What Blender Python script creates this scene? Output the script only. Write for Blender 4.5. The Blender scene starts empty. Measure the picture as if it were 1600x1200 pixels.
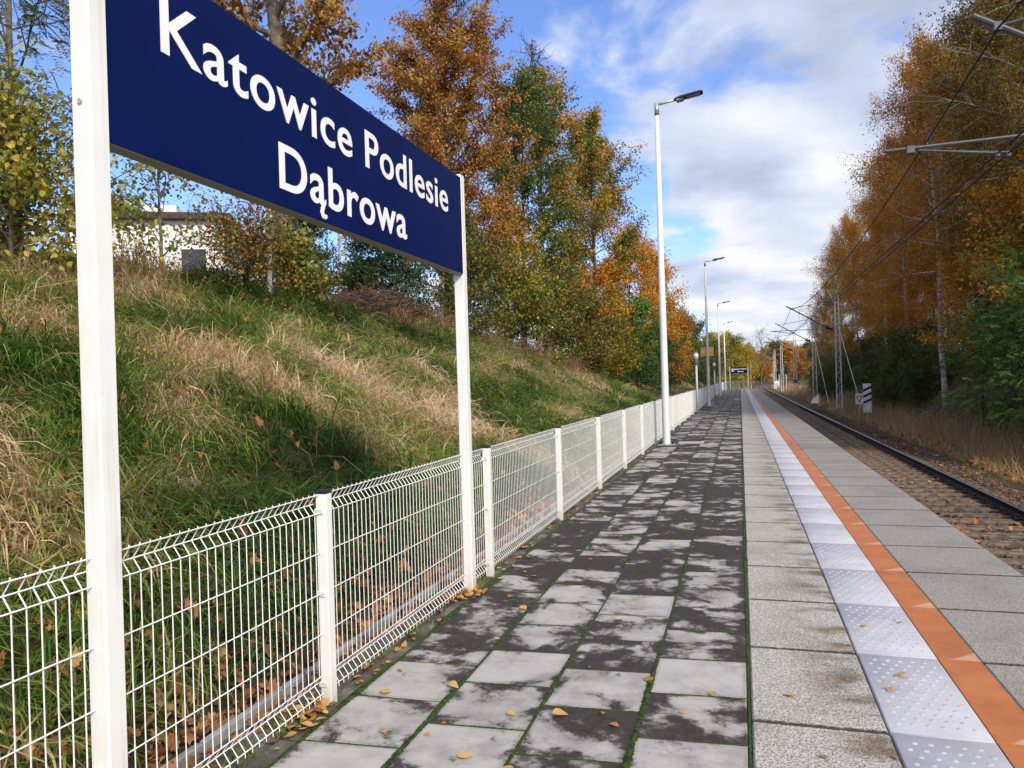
import bpy, math, random
import numpy as np
from mathutils import Matrix, Vector, Euler
PI = math.pi
sc = bpy.context.scene
COL = sc.collection
random.seed(7)

# ------------------------------------------------------------------ helpers
def link(o, parent=None):
    COL.objects.link(o)
    if parent: o.parent = parent
    return o

def tag(o, label=None, cat=None, group=None, kind=None):
    if label: o['label'] = label
    if cat: o['category'] = cat
    if group: o['group'] = group
    if kind: o['kind'] = kind
    return o

def empty(name, loc=(0, 0, 0), rz=0.0, label=None, cat=None, group=None):
    o = bpy.data.objects.new(name, None)
    o.location = loc; o.rotation_euler = (0, 0, rz); o.empty_display_size = .1
    link(o)
    return tag(o, label, cat, group)

def copy_tree(o, parent=None):
    c = o.copy(); COL.objects.link(c); c.parent = parent
    for ch in list(o.children):
        copy_tree(ch, c)
    return c

class MB:
    """collects shapes and links them as one mesh object"""
    def __init__(s): s.v = []; s.f = []
    def add(s, vs, fs):
        n = len(s.v); s.v += [tuple(v) for v in vs]; s.f += [tuple(i + n for i in f) for f in fs]; return s
    def box(s, c, d, rz=0.0, bev=0.0, M=None):
        x, y, z = d[0] / 2, d[1] / 2, d[2] / 2
        if bev <= 0:
            vs = [(sx * x, sy * y, sz * z) for sz in (-1, 1) for sy in (-1, 1) for sx in (-1, 1)]
            fs = [(0, 2, 3, 1), (4, 5, 7, 6), (0, 1, 5, 4), (2, 6, 7, 3), (0, 4, 6, 2), (1, 3, 7, 5)]
        else:
            b = min(bev, x * .9, y * .9, z * .9)
            def ring(zz, i):
                return [(x - i, y - b, zz), (x - b, y - i, zz), (-x + b, y - i, zz), (-x + i, y - b, zz),
                        (-x + i, -y + b, zz), (-x + b, -y + i, zz), (x - b, -y + i, zz), (x - i, -y + b, zz)]
            vs = []
            for zz, i in ((-z, b), (-z + b, 0), (z - b, 0), (z, b)):
                if i == b:
                    vs += [(x - b, y - b * 1.5, zz), (x - b * 1.5, y - b, zz), (-x + b * 1.5, y - b, zz), (-x + b, y - b * 1.5, zz),
                           (-x + b, -y + b * 1.5, zz), (-x + b * 1.5, -y + b, zz), (x - b * 1.5, -y + b, zz), (x - b, -y + b * 1.5, zz)]
                else:
                    vs += ring(zz, 0)
            fs = [tuple(range(7, -1, -1)), tuple(range(24, 32))]
            for k in range(3):
                for j in range(8):
                    a = k * 8 + j; a2 = k * 8 + (j + 1) % 8
                    fs.append((a, a2, a2 + 8, a + 8))
        cs, sn = math.cos(rz), math.sin(rz)
        if M is None:
            out = [(c[0] + p[0] * cs - p[1] * sn, c[1] + p[0] * sn + p[1] * cs, c[2] + p[2]) for p in vs]
        else:
            out = [tuple(Vector(c) + M @ Vector(p)) for p in vs]
        return s.add(out, fs)
    def tube(s, pts, r, n=6, cap=True):
        pts = [Vector(p) for p in pts]
        if not hasattr(r, '__len__'): r = [r] * len(pts)
        vs = []; fs = []
        prev = None
        for i, p in enumerate(pts):
            if i == 0: t = pts[1] - p
            elif i == len(pts) - 1: t = p - pts[i - 1]
            else: t = (pts[i + 1] - p).normalized() + (p - pts[i - 1]).normalized()
            t.normalize()
            if prev is None:
                a = Vector((0, 0, 1)) if abs(t.z) < .9 else Vector((1, 0, 0))
                u = t.cross(a).normalized()
            else:
                u = (prev - t * prev.dot(t)).normalized()
            prev = u; w = t.cross(u)
            for k in range(n):
                an = 2 * PI * k / n
                vs.append(tuple(p + (u * math.cos(an) + w * math.sin(an)) * r[i]))
        for i in range(len(pts) - 1):
            for k in range(n):
                a = i * n + k; b = i * n + (k + 1) % n
                fs.append((a, b, b + n, a + n))
        if cap:
            fs.append(tuple(range(n - 1, -1, -1))); m = (len(pts) - 1) * n; fs.append(tuple(range(m, m + n)))
        return s.add(vs, fs)
    def prism(s, poly, M, th):
        """2-D polygon extruded by th along local z, placed by matrix M"""
        n = len(poly)
        vs = [tuple(M @ Vector((p[0], p[1], 0))) for p in poly] + [tuple(M @ Vector((p[0], p[1], th))) for p in poly]
        fs = [tuple(range(n - 1, -1, -1)), tuple(range(n, 2 * n))] + [(i, (i + 1) % n, (i + 1) % n + n, i + n) for i in range(n)]
        return s.add(vs, fs)
    def mesh(s, name, m, smooth=False):
        me = bpy.data.meshes.new(name); me.from_pydata(s.v, [], s.f)
        if m: me.materials.append(m)
        if smooth: me.polygons.foreach_set('use_smooth', [True] * len(me.polygons))
        me.update(); return me
    def build(s, name, m, parent=None, smooth=False):
        return link(bpy.data.objects.new(name, s.mesh(name, m, smooth)), parent)

def np_mesh(name, V, F, mats, fattr=None, vattr=None, smooth=False, midx=None):
    """V (n,3) and F (m,k) arrays -> mesh with optional float attributes"""
    me = bpy.data.meshes.new(name)
    V = np.ascontiguousarray(V, np.float32); F = np.ascontiguousarray(F, np.int32)
    m, k = F.shape
    me.vertices.add(len(V)); me.vertices.foreach_set('co', V.ravel())
    me.loops.add(m * k); me.loops.foreach_set('vertex_index', F.ravel())
    me.polygons.add(m); me.polygons.foreach_set('loop_start', np.arange(0, m * k, k, dtype=np.int32))
    if smooth: me.polygons.foreach_set('use_smooth', np.ones(m, bool))
    for x in (mats if isinstance(mats, (list, tuple)) else [mats]): me.materials.append(x)
    if midx is not None: me.polygons.foreach_set('material_index', np.asarray(midx, np.int32))
    for a, dom in ((fattr, 'FACE'), (vattr, 'POINT')):
        for nm, vals in (a or {}).items():
            at = me.attributes.new(nm, 'FLOAT', dom); at.data.foreach_set('value', np.ascontiguousarray(vals, np.float32))
    me.update(calc_edges=True); me.validate()
    return me

def mobj(name, me, parent=None, loc=None):
    o = bpy.data.objects.new(name, me)
    if loc is not None: o.location = loc
    return link(o, parent)

_rt = np.random.RandomState(3).rand(256, 256)
def vnoise(x, y, s=1.0, seed=0):
    x = np.asarray(x) * s + seed * 17.31; y = np.asarray(y) * s + seed * 9.77
    xi = np.floor(x).astype(int); yi = np.floor(y).astype(int); fx = x - xi; fy = y - yi
    fx = fx * fx * (3 - 2 * fx); fy = fy * fy * (3 - 2 * fy)
    g = lambda a, b: _rt[a % 256, b % 256]
    return (g(xi, yi) * (1 - fx) + g(xi + 1, yi) * fx) * (1 - fy) + (g(xi, yi + 1) * (1 - fx) + g(xi + 1, yi + 1) * fx) * fy
def fbm(x, y, s, seed=0, o=4):
    r = 0; a = .5
    for i in range(o): r = r + a * vnoise(x, y, s * 2 ** i, seed + i * 3); a *= .5
    return r / (1 - .5 ** o)
def sstep(a, b, x):
    t = np.clip((np.asarray(x, float) - a) / (b - a), 0, 1); return t * t * (3 - 2 * t)

# ------------------------------------------------------------------ materials
class NT:
    def __init__(s, m): s.t = m.node_tree; s.t.nodes.clear(); s.o = s.n('ShaderNodeOutputMaterial')
    def n(s, ty, **kw):
        nd = s.t.nodes.new(ty)
        for k, v in kw.items(): setattr(nd, k, v)
        return nd
    def l(s, a, b): s.t.links.new(a, b)
    def sock(s, nd, key, v):
        if v is None: return
        i = nd.inputs[key]
        if hasattr(v, 'is_output') or isinstance(v, bpy.types.NodeSocket): s.l(v, i)
        elif isinstance(v, (tuple, list)) and len(v) == 3 and i.type == 'RGBA': i.default_value = (*v, 1)
        else: i.default_value = v
    def noise(s, vec, scale, detail=4, rough=.55, dist=0):
        nd = s.n('ShaderNodeTexNoise'); s.sock(nd, 'Vector', vec); nd.inputs['Scale'].default_value = scale
        nd.inputs['Detail'].default_value = detail; nd.inputs['Roughness'].default_value = rough; nd.inputs['Distortion'].default_value = dist
        return nd.outputs['Fac']
    def math(s, op, a, b=None, c=None, clamp=False):
        nd = s.n('ShaderNodeMath', operation=op); nd.use_clamp = clamp
        for i, v in enumerate((a, b, c)): s.sock(nd, i, v)
        return nd.outputs[0]
    def step(s, v, a, b):
        nd = s.n('ShaderNodeMapRange', interpolation_type='SMOOTHSTEP'); s.sock(nd, 'Value', v)
        
        if not hasattr(a, 'is_output') and a > b:
            s.sock(nd, 'From Min', b); s.sock(nd, 'From Max', a); nd.inputs['To Min'].default_value = 1; nd.inputs['To Max'].default_value = 0
        else:
            s.sock(nd, 'From Min', a); s.sock(nd, 'From Max', b)
        return nd.outputs['Result']
    def mix(s, f, a, b, blend='MIX'):
        nd = s.n('ShaderNodeMix', data_type='RGBA', blend_type=blend)
        s.sock(nd, 0, f); s.sock(nd, 6, a); s.sock(nd, 7, b)
        return nd.outputs[2]
    def ramp(s, f, stops):
        nd = s.n('ShaderNodeValToRGB'); s.sock(nd, 'Fac', f); e = nd.color_ramp.elements
        while len(e) < len(stops): e.new(.5)
        for el, (p, c) in zip(e, stops): el.position = p; el.color = (*c, 1)
        return nd.outputs['Color']
    def obj(s): return s.n('ShaderNodeTexCoord').outputs['Object']
    def attr(s, nm): return s.n('ShaderNodeAttribute', attribute_name=nm).outputs['Fac']
    def bump(s, h, st=.3, d=.01):
        nd = s.n('ShaderNodeBump'); s.sock(nd, 'Height', h); nd.inputs['Strength'].default_value = st; nd.inputs['Distance'].default_value = d
        return nd.outputs['Normal']
    def pbr(s, col, rough=.6, metal=0, normal=None, spec=.5):
        b = s.n('ShaderNodeBsdfPrincipled'); s.sock(b, 'Base Color', col); s.sock(b, 'Roughness', rough); s.sock(b, 'Metallic', metal)
        s.sock(b, 'Specular IOR Level', spec)
        if normal is not None: s.l(normal, b.inputs['Normal'])
        return b.outputs[0]
    def out(s, sh): s.l(sh, s.o.inputs['Surface'])

def newmat(name):
    m = bpy.data.materials.new(name); m.use_nodes = True
    return m, NT(m)

def simple(name, col, rough=.5, metal=0, var=.12, scale=6, bump=0, spec=.5, dirt=None):
    m, t = newmat(name); o = t.obj()
    n = t.noise(o, scale, 6)
    dark = tuple(c * (1 - var * 1.6) for c in col); lite = tuple(min(1, c * (1 + var * .7)) for c in col)
    c = t.ramp(n, [(.3, dark), (.7, lite)])
    if dirt:
        c = t.mix(t.math('MULTIPLY', t.step(t.noise(o, 2.3, 8, .7), .52, .75), dirt[1]), c, dirt[0])
    nm = t.bump(t.noise(o, scale * 14, 4), bump, .004) if bump else None
    r = t.math('ADD', t.math('MULTIPLY', n, .2), rough - .1)
    t.out(t.pbr(c, r, metal, nm, spec)); return m

def leafmat(name, stops, trans=.35, var=(.75, 1.2)):
    m, t = newmat(name); tn = t.attr('tint')
    c = t.ramp(tn, stops)
    n = t.noise(t.obj(), 1.1, 3)
    c = t.mix(.55, c, t.ramp(n, [(.3, (var[0],) * 3), (.7, (var[1],) * 3)]), 'MULTIPLY')
    p = t.pbr(c, .55, 0, None, .3)
    tr = t.n('ShaderNodeBsdfTranslucent'); t.sock(tr, 'Color', c)
    mx = t.n('ShaderNodeMixShader'); mx.inputs[0].default_value = trans; t.l(p, mx.inputs[1]); t.l(tr.outputs[0], mx.inputs[2])
    t.out(mx.outputs[0]); return m

M = {}
m, t = newmat('white_paint'); o = t.obj()
mp = t.n('ShaderNodeMapping'); mp.inputs['Scale'].default_value = (26, 26, 1.1); t.l(o, mp.inputs['Vector'])
c = t.ramp(t.noise(o, 4, 5), [(.3, (.74, .75, .72)), (.7, (.81, .82, .80))])
c = t.mix(t.math('MULTIPLY', t.step(t.noise(mp.outputs[0], 1.0, 6, .65), .50, .78), .55), c, (.50, .50, .43))
c = t.mix(t.math('MULTIPLY', t.step(t.noise(o, 34, 6, .75), .66, .74), .5), c, (.36, .33, .27))
sz_ = t.n('ShaderNodeSeparateXYZ'); t.l(o, sz_.inputs[0])
c = t.mix(t.math('MULTIPLY', t.step(t.math('ADD', sz_.outputs['Z'], t.math('MULTIPLY', t.noise(o, 12, 5), .25)), .36, .05), .55), c, (.33, .32, .22))
t.out(t.pbr(c, t.math('ADD', .32, t.math('MULTIPLY', t.noise(o, 9, 4), .2)), 0, t.bump(t.noise(o, 60, 3), .06, .002), .45)); M['white_paint'] = m
M['wire_paint'] = simple('wire_paint', (.82, .83, .82), .4, 0, .04, 8)
M['black_plastic'] = simple('black_plastic', (.012, .013, .018), .4, 0, .1)
M['galv'] = simple('galvanised_steel', (.50, .52, .54), .42, .55, .15, 9)
M['mast_paint'] = simple('mast_paint', (.62, .64, .62), .5, .1, .10, 7, dirt=((.25, .22, .18), .5))
M['pole_paint'] = simple('pole_paint', (.72, .74, .74), .38, .1, .03, 5)
M['lamp_dark'] = simple('lamp_dark', (.06, .07, .085), .45, .3, .1)
M['lamp_grey'] = simple('lamp_grey', (.30, .32, .34), .4, .4, .1)
M['dark_tube'] = simple('dark_tube', (.085, .095, .11), .5, .4, .15, 12)
M['grey_tube'] = simple('grey_tube', (.11, .118, .13), .45, .3, .12, 12)
M['wire_dark'] = simple('wire_dark', (.012, .011, .011), .6, .3, .2)
M['sign_blue'] = simple('sign_blue', (.0012, .0085, .075), .40, 0, .10, 3, spec=.07)
M['sign_white'] = simple('sign_white', (.86, .87, .89), .3, 0, .02, 3)
M['sign_back'] = simple('sign_trim', (.27, .25, .21), .5, .1, .05, 3)
M['orange_sign'] = simple('orange_sign', (.95, .50, .02), .4, 0, .05)
M['board_black'] = simple('board_black', (.012, .012, .014), .5, 0, .1)
M['concrete_dark'] = simple('concrete_dark', (.10, .095, .08), .85, 0, .35, 5, .5, dirt=((.05, .055, .03), .8))
M['concrete_pole'] = simple('concrete_pole', (.36, .34, .31), .85, 0, .2, 6, .4)
M['plaster'] = simple('plaster', (.80, .80, .78), .8, 0, .06, 3, .2, dirt=((.4, .38, .34), .4))
M['roof_dark'] = simple('roof_dark', (.06, .045, .04), .8, 0, .3, 4, .3)
M['glass'] = simple('dark_glass', (.03, .035, .04), .1, 0, .05)
M['bark'] = simple('bark_grey', (.15, .125, .10), .9, 0, .5, 7, .8)
M['bark_dark'] = simple('bark_dark', (.06, .048, .04), .9, 0, .5, 7, .8)
M['bark_birch'] = None
M['rail_side'] = simple('rail_side', (.030, .020, .016), .65, .3, .4, 10)
M['rail_top'] = simple('rail_top', (.42, .42, .43), .28, .9, .1, 20)
M['brush'] = simple('brush_brown', (.13, .075, .05), .9, 0, .5, 8)
M['stalk'] = simple('dead_stalk', (.27, .16, .085), .9, 0, .5, 6)
M['bridge_concrete'] = simple('bridge_concrete', (.62, .52, .36), .8, 0, .1, 1)
m, t = newmat('birch_bark'); o = t.obj()
mp = t.n('ShaderNodeMapping'); mp.inputs['Scale'].default_value = (2, 2, 7); t.l(o, mp.inputs['Vector'])
c = t.ramp(t.noise(mp.outputs[0], 1.3, 5, .7), [(.40, (.05, .045, .04)), (.47, (.50, .48, .45)), (.8, (.62, .60, .57))])
t.out(t.pbr(c, .8)); M['bark_birch'] = m

# leaf palettes (albedo of the leaves themselves)
LP = {}
LP['oak_brown'] = leafmat('leaf_oak_brown', [(0, (0.1265, 0.05, 0.0187)), (0.3, (0.3163, 0.1353, 0.0375)), (0.6, (0.506, 0.2565, 0.0562)), (0.85, (0.5819, 0.3847, 0.075)), (1, (0.2783, 0.2707, 0.0562))])
LP['rust'] = leafmat('leaf_rust', [(0, (0.1865, 0.0731, 0.0121)), (0.35, (0.4591, 0.1866, 0.0214)), (0.65, (0.66, 0.3002, 0.0306)), (0.9, (0.7174, 0.4057, 0.0458)), (1, (0.4304, 0.3408, 0.0612))])
LP['olive_rust'] = leafmat('leaf_olive_rust', [(0, (0.0806, 0.0728, 0.0161)), (0.35, (0.2554, 0.1747, 0.0269)), (0.65, (0.4166, 0.2548, 0.0336)), (1, (0.5645, 0.2912, 0.0336))])
LP['green'] = leafmat('leaf_green', [(0, (0.0466, 0.0802, 0.0212)), (0.5, (0.1163, 0.1694, 0.0379)), (0.85, (0.2585, 0.2674, 0.0531)), (1, (0.5169, 0.3565, 0.0606))])
LP['green_orange'] = leafmat('leaf_green_orange', [(0, (0.0431, 0.0862, 0.0259)), (0.38, (0.1207, 0.1898, 0.0431)), (0.58, (0.345, 0.2932, 0.0517)), (0.78, (0.621, 0.3105, 0.0431)), (1, (0.759, 0.2932, 0.0345))])
LP['dark_green'] = leafmat('leaf_dark_green', [(0, (0.0162, 0.0378, 0.0162)), (0.5, (0.0297, 0.0743, 0.0243)), (1, (0.0675, 0.135, 0.0338))], .2)
LP['robinia'] = leafmat('leaf_robinia', [(0, (0.0697, 0.144, 0.042)), (0.5, (0.1426, 0.2881, 0.0653)), (0.9, (0.2693, 0.4321, 0.0817)), (1, (0.5068, 0.4802, 0.0934))])
LP['yellow'] = leafmat('leaf_yellow', [(0, (0.184, 0.1495, 0.0172)), (0.4, (0.391, 0.276, 0.023)), (0.75, (0.575, 0.368, 0.0287)), (1, (0.598, 0.253, 0.023))])
LP['yellow_green'] = leafmat('leaf_yellow_green', [(0, (0.0805, 0.1127, 0.0193)), (0.4, (0.2415, 0.2576, 0.0354)), (0.75, (0.483, 0.4025, 0.0483)), (1, (0.644, 0.4186, 0.0483))])
LP['bright_orange'] = leafmat('leaf_bright_orange', [(0, (0.308, 0.11, 0.0088)), (0.5, (0.605, 0.242, 0.0132)), (1, (0.682, 0.363, 0.022))])
LP['bush_olive'] = leafmat('leaf_bush_olive', [(0, (0.0624, 0.0624, 0.0214)), (0.4, (0.1604, 0.1694, 0.0392)), (0.7, (0.303, 0.2495, 0.0535)), (0.9, (0.4813, 0.2495, 0.0446)), (1, (0.5347, 0.1426, 0.0356))])
LP['sumac'] = leafmat('leaf_sumac', [(0, (0.0483, 0.0805, 0.0242)), (0.45, (0.1288, 0.1771, 0.0483)), (0.75, (0.322, 0.2898, 0.0563)), (1, (0.644, 0.3542, 0.0483))])
LP['dead_leaf'] = leafmat('leaf_dead', [(0, (0.1235, 0.0475, 0.019)), (0.4, (0.285, 0.114, 0.0427)), (0.75, (0.418, 0.19, 0.0712)), (1, (0.494, 0.285, 0.114))], .15)
LP['gold_leaf'] = leafmat('leaf_gold', [(0, (.20, .085, .035)), (.3, (.36, .16, .05)), (.6, (.54, .28, .07)), (1, (.62, .42, .16))], .15)
LP['grass'] = leafmat('grass_blades', [(0, (0.0381, 0.0876, 0.0165)), (0.35, (0.1215, 0.2268, 0.033)), (0.55, (0.2778, 0.3478, 0.066)), (0.68, (0.4687, 0.378, 0.165)), (0.85, (0.7291, 0.499, 0.3135)), (1, (0.78, 0.6502, 0.4455))], .3)
LP['straw'] = leafmat('straw_blades', [(0, (0.22, 0.132, 0.0605)), (0.5, (0.462, 0.319, 0.165)), (1, (0.616, 0.462, 0.264))], .3)
LP['moss'] = leafmat('moss', [(0, (0.0093, 0.0217, 0.0037)), (0.5, (0.0248, 0.0527, 0.0062)), (1, (0.0558, 0.0868, 0.0093))], .05)

# ------------------------------------------------------------------ camera, light, sky
YAW = math.radians(16.94)
cam = bpy.data.cameras.new('camera'); co = bpy.data.objects.new('camera', cam); link(co)
cam.sensor_width = 36; cam.lens = 36 * 1172 / 1600; cam.clip_start = .05; cam.clip_end = 6000
CM = Matrix.Rotation(YAW, 4, 'Z') @ Matrix.Rotation(PI / 2, 4, 'X') @ Matrix.Rotation(-.030, 4, 'Z')
co.matrix_world = Matrix.Translation((0, 0, 1.6)) @ CM
sc.camera = co
def pdir(px, py):
    return (CM.to_3x3() @ Vector(((px - 800) / 1172, -(py - 600) / 1172, -1))).normalized()

SUN_EL, SUN_AZ = math.radians(34), (.66, -.75)       # towards the sun, in plan
sd = Vector((SUN_AZ[0] * math.cos(SUN_EL), SUN_AZ[1] * math.cos(SUN_EL), math.sin(SUN_EL))).normalized()
sun = bpy.data.lights.new('sun', 'SUN'); so = bpy.data.objects.new('sun', sun); link(so)
sun.energy = 3.0; sun.angle = math.radians(9); sun.color = (1, .90, .74)
so.rotation_euler = sd.to_track_quat('Z', 'Y').to_euler(); so.location = (30, -30, 40)

w = bpy.data.worlds.new('World'); sc.world = w; w.use_nodes = True
nt = w.node_tree; nt.nodes.clear()
class WT(NT):
    def __init__(s, tree): s.t = tree; s.o = s.n('ShaderNodeOutputWorld')
t = WT(nt)
sky = t.n('ShaderNodeTexSky', sky_type='NISHITA'); sky.sun_disc = False; sky.sun_elevation = SUN_EL
sky.sun_rotation = math.atan2(SUN_AZ[0], SUN_AZ[1]); sky.air_density = 1.0; sky.dust_density = .3; sky.ozone_density = 2.5
d = t.n('ShaderNodeTexCoord').outputs['Generated']
def dot(v):
    nd = t.n('ShaderNodeVectorMath', operation='DOT_PRODUCT'); t.l(d, nd.inputs[0]); nd.inputs[1].default_value = v; return nd.outputs['Value']
sp = t.n('ShaderNodeSeparateXYZ'); t.l(d, sp.inputs[0])
zz = t.math('ADD', t.math('MAXIMUM', sp.outputs['Z'], 0.0), .16)
cb = t.n('ShaderNodeCombineXYZ'); t.l(t.math('DIVIDE', sp.outputs['X'], zz), cb.inputs[0]); t.l(t.math('DIVIDE', sp.outputs['Y'], zz), cb.inputs[1])
pv = cb.outputs[0]
n1 = t.noise(pv, 1.9, 7, .55, .3)
def blob(px, py, rad, amt):
    v = pdir(px, py); c0 = math.cos(math.radians(rad))
    return t.math('MULTIPLY', t.step(dot(tuple(v)), c0, 1 - (1 - c0) * .05), amt)
cov = t.math('ADD', t.math('MULTIPLY', n1, 1.75), -.335)
for b in [(640, 60, 18, -.42), (420, 250, 14, -.25), (700, 200, 7, -.12), (880, 380, 9, -.22), (1010, 350, 7, -.20), (1090, 75, 6, -.17), (1165, 150, 5, -.12), (1230, 170, 4, -.1), (980, 240, 5, -.12), (1230, 60, 5, -.06), (60, 100, 18, -.25),
          (240, 300, 9, -.10), (800, 60, 5, .16), (1200, 330, 11, .25), (1330, 150, 18, .16), (950, 90, 6, .10), (1150, 440, 8, .06), (1220, 390, 5, -.1)]:
    cov = t.math('ADD', cov, blob(*b))
cover = t.step(cov, .36, .64)
n2 = t.noise(pv, 2.4, 7, .54, .2)
br = t.math('ADD', t.math('MULTIPLY', n2, 1.30), -.20)
for b in [(1190, 285, 8, .34), (1150, 350, 7, -.34), (1380, 290, 9, .08), (1250, 330, 5, -.12), (1330, 110, 14, -.10), (800, 60, 8, .1), (1100, 400, 6, .15), (1300, 60, 16, -.10), (1000, 40, 10, -.05), (1200, 470, 9, .12)]:
    br = t.math('ADD', br, blob(*b))
ccol = t.ramp(br, [(.06, (.44, .49, .62)), (.30, (.58, .66, .85)), (.50, (.74, .79, .91)), (.74, (.97, .97, .98))])
# the clouds round the hidden sun are brighter than those ahead
glow = t.step(dot(tuple(sd)), -.1, 1.0)
ccol2 = t.mix(1.0, ccol, t.ramp(glow, [(0, (1, 1, 1)), (.3, (1.0, .97, .93)), (1, (1, .86, .70))]), 'MULTIPLY')
bgS = t.n('ShaderNodeBackground'); t.sock(bgS, 'Strength', .14)
t.l(t.mix(1.0, sky.outputs[0], (.90, .98, 1.30), 'MULTIPLY'), bgS.inputs['Color'])
bgC = t.n('ShaderNodeBackground'); t.l(ccol2, bgC.inputs['Color'])
t.l(t.math('ADD', t.math('MULTIPLY', glow, .9), .83), bgC.inputs['Strength'])
mx = t.n('ShaderNodeMixShader'); t.l(cover, mx.inputs[0]); t.l(bgS.outputs[0], mx.inputs[1]); t.l(bgC.outputs[0], mx.inputs[2])
t.l(mx.outputs[0], t.o.inputs['Surface'])
vs = sc.view_settings
sc.display_settings.display_device = 'sRGB'; vs.view_transform = 'Standard'; vs.look = 'None'; vs.exposure = 0.36; vs.gamma = 1
sc.cycles.max_bounces = 6; sc.cycles.diffuse_bounces = 3; sc.cycles.transparent_max_bounces = 4
sc.cycles.use_denoising = True

# ------------------------------------------------------------------ terrain
PEND = 104.0
def tshift(y):
    y = np.asarray(y, float)
    q = np.clip(y - 140, 0, 160); return q * q / 2600 + np.clip(y - 300, 0, None) * (160 / 1300)
def crest_h(y):
    return np.interp(y, [-400, 0, 12, 24, 36, 48, 62, 90, 130, 200, 400], [3.3, 3.35, 3.5, 3.35, 2.7, 2.0, 1.5, 1.3, .8, .4, .3])
def gz(x, y):
    x = np.asarray(x, float); y = np.asarray(y, float); xs = x - tshift(y)
    hc = crest_h(y)
    base = -.17 - .8 * sstep(103, 112, y)
    tt = np.clip((-2.72 - xs) / 6.4, 0, 1)
    prof = tt ** .88; prof = prof - .06 * np.sin(PI * np.clip(tt, 0, 1)) * 0
    rough = (fbm(x, y, .45, 1) - .5) * .7 + (fbm(x, y, 1.4, 5) - .5) * .42
    left = base + (hc - base) * prof + rough * sstep(0, .18, tt) + np.clip(-9.1 - xs, 0, 40) * .012
    left = np.where(xs > -2.25, -1.05, left)
    edge = np.where((xs > -2.3) & (xs < -2.25), -.3, 0)
    rr = np.clip(xs - 6.0, 0, None)
    right = -1.05 - .28 * sstep(0, 1.2, rr) + sstep(1.4, 6.5, rr) * 3.9 * np.interp(y, [-400, 60, 120, 200], [1, 1, .6, .3]) + np.clip(rr - 6.5, 0, 60) * .03 + (fbm(x, y, .6, 9) - .5) * .5 * sstep(.8, 2.5, rr)
    far = np.maximum(np.abs(x) - 150, 0)
    return np.where(xs < 0, left, right)
def gz1(x, y): return float(gz(np.array([x]), np.array([y]))[0])

def axis(dense0, dense1, step, lo, hi, grow=1.16):
    a = list(np.arange(dense0, dense1 + 1e-6, step)); s = step
    while a[-1] < hi: s *= grow; a.append(a[-1] + s)
    b = []; s = step; c = dense0
    while c > lo: s *= grow; c -= s; b.append(c)
    return np.array(b[::-1] + a)
ax = axis(-12, 14, .28, -1800, 1800); ay = axis(-8, 110, .45, -700, 2600)
ax = np.sort(np.concatenate([ax, [-2.252, -2.248, -2.72]]))
X, Y = np.meshgrid(ax, ay, indexing='ij'); Z = gz(X, Y)
nx, ny = X.shape
idx = np.arange(nx * ny).reshape(nx, ny)
F = np.stack([idx[:-1, :-1], idx[1:, :-1], idx[1:, 1:], idx[:-1, 1:]], -1).reshape(-1, 4)
m, t = newmat('soil'); o = t.obj()
c = t.ramp(t.noise(o, .9, 8, .65), [(.3, (.035, .03, .016)), (.5, (.06, .06, .022)), (.62, (.12, .085, .045)), (.75, (.08, .09, .025))])
t.out(t.pbr(c, .95, 0, t.bump(t.noise(o, 9, 6), .6, .05), .2))
g = mobj('ground', np_mesh('ground', np.stack([X, Y, Z], -1).reshape(-1, 3), F, m, smooth=True)); tag(g, kind='structure')

# ------------------------------------------------------------------ platform
def moss_noise(t, o): return t.noise(o, 14, 5, .6)
# body
PX0, PX1 = -2.24, 2.067
mb = MB(); mb.box(((PX0 + PX1) / 2, (PEND - 8) / 2, -.56), (PX1 - PX0 - .02, PEND + 8, 1.0))
tag(mb.build('platform_body', M['concrete_dark']), kind='structure')
# slabs
m, t = newmat('paving_slab'); o = t.obj(); s1 = t.attr('slab'); s2 = t.attr('slab2')
off = t.n('ShaderNodeVectorMath', operation='ADD'); t.l(o, off.inputs[0])
cmb = t.n('ShaderNodeCombineXYZ'); t.l(t.math('MULTIPLY', s2, 40), cmb.inputs[2]); t.l(cmb.outputs[0], off.inputs[1])
big = t.noise(off.outputs[0], 2.9, 10, .60, .35)
fine = t.math('ADD', t.math('MULTIPLY', t.noise(off.outputs[0], 15, 6, .65), .6), t.math('MULTIPLY', t.noise(off.outputs[0], 70, 4, .7), .4))
v = t.math('ADD', t.math('ADD', t.math('ADD', t.math('MULTIPLY', big, 1.5), -.492), t.math('MULTIPLY', fine, .46)), t.math('MULTIPLY', t.math('SUBTRACT', s1, .5), .30))
stain = t.step(t.math('ADD', t.math('SUBTRACT', v, .012), t.math('MULTIPLY', t.math('MAXIMUM', t.step(t.math('ABSOLUTE', t.attr('ex')), .70, 1.0), t.step(t.math('ABSOLUTE', t.attr('ey')), .60, 1.0)), .085)), .472, .63)
ex = t.math('ABSOLUTE', t.attr('ex')); ey = t.math('ABSOLUTE', t.attr('ey'))
edge = t.math('MAXIMUM', t.step(ex, .90, 1.0), t.step(ey, .90, 1.0))
light = t.ramp(t.noise(o, 5, 8, .7), [(.3, (.32, .31, .29)), (.55, (.43, .415, .395)), (.8, (.49, .48, .465))])
dark = t.ramp(t.noise(o, 22, 8, .7), [(.3, (.013, .0095, .008)), (.6, (.034, .026, .022)), (.8, (.085, .07, .06))])
light = t.mix(t.math('MULTIPLY', edge, .35), light, (.16, .145, .12))
soft = t.step(t.math('ADD', t.math('MULTIPLY', t.noise(off.outputs[0], 3.4, 8, .6), .6), t.math('MULTIPLY', v, .5)), .42, .66)
light = t.mix(t.math('MULTIPLY', soft, .55), light, (.15, .138, .122))
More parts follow.
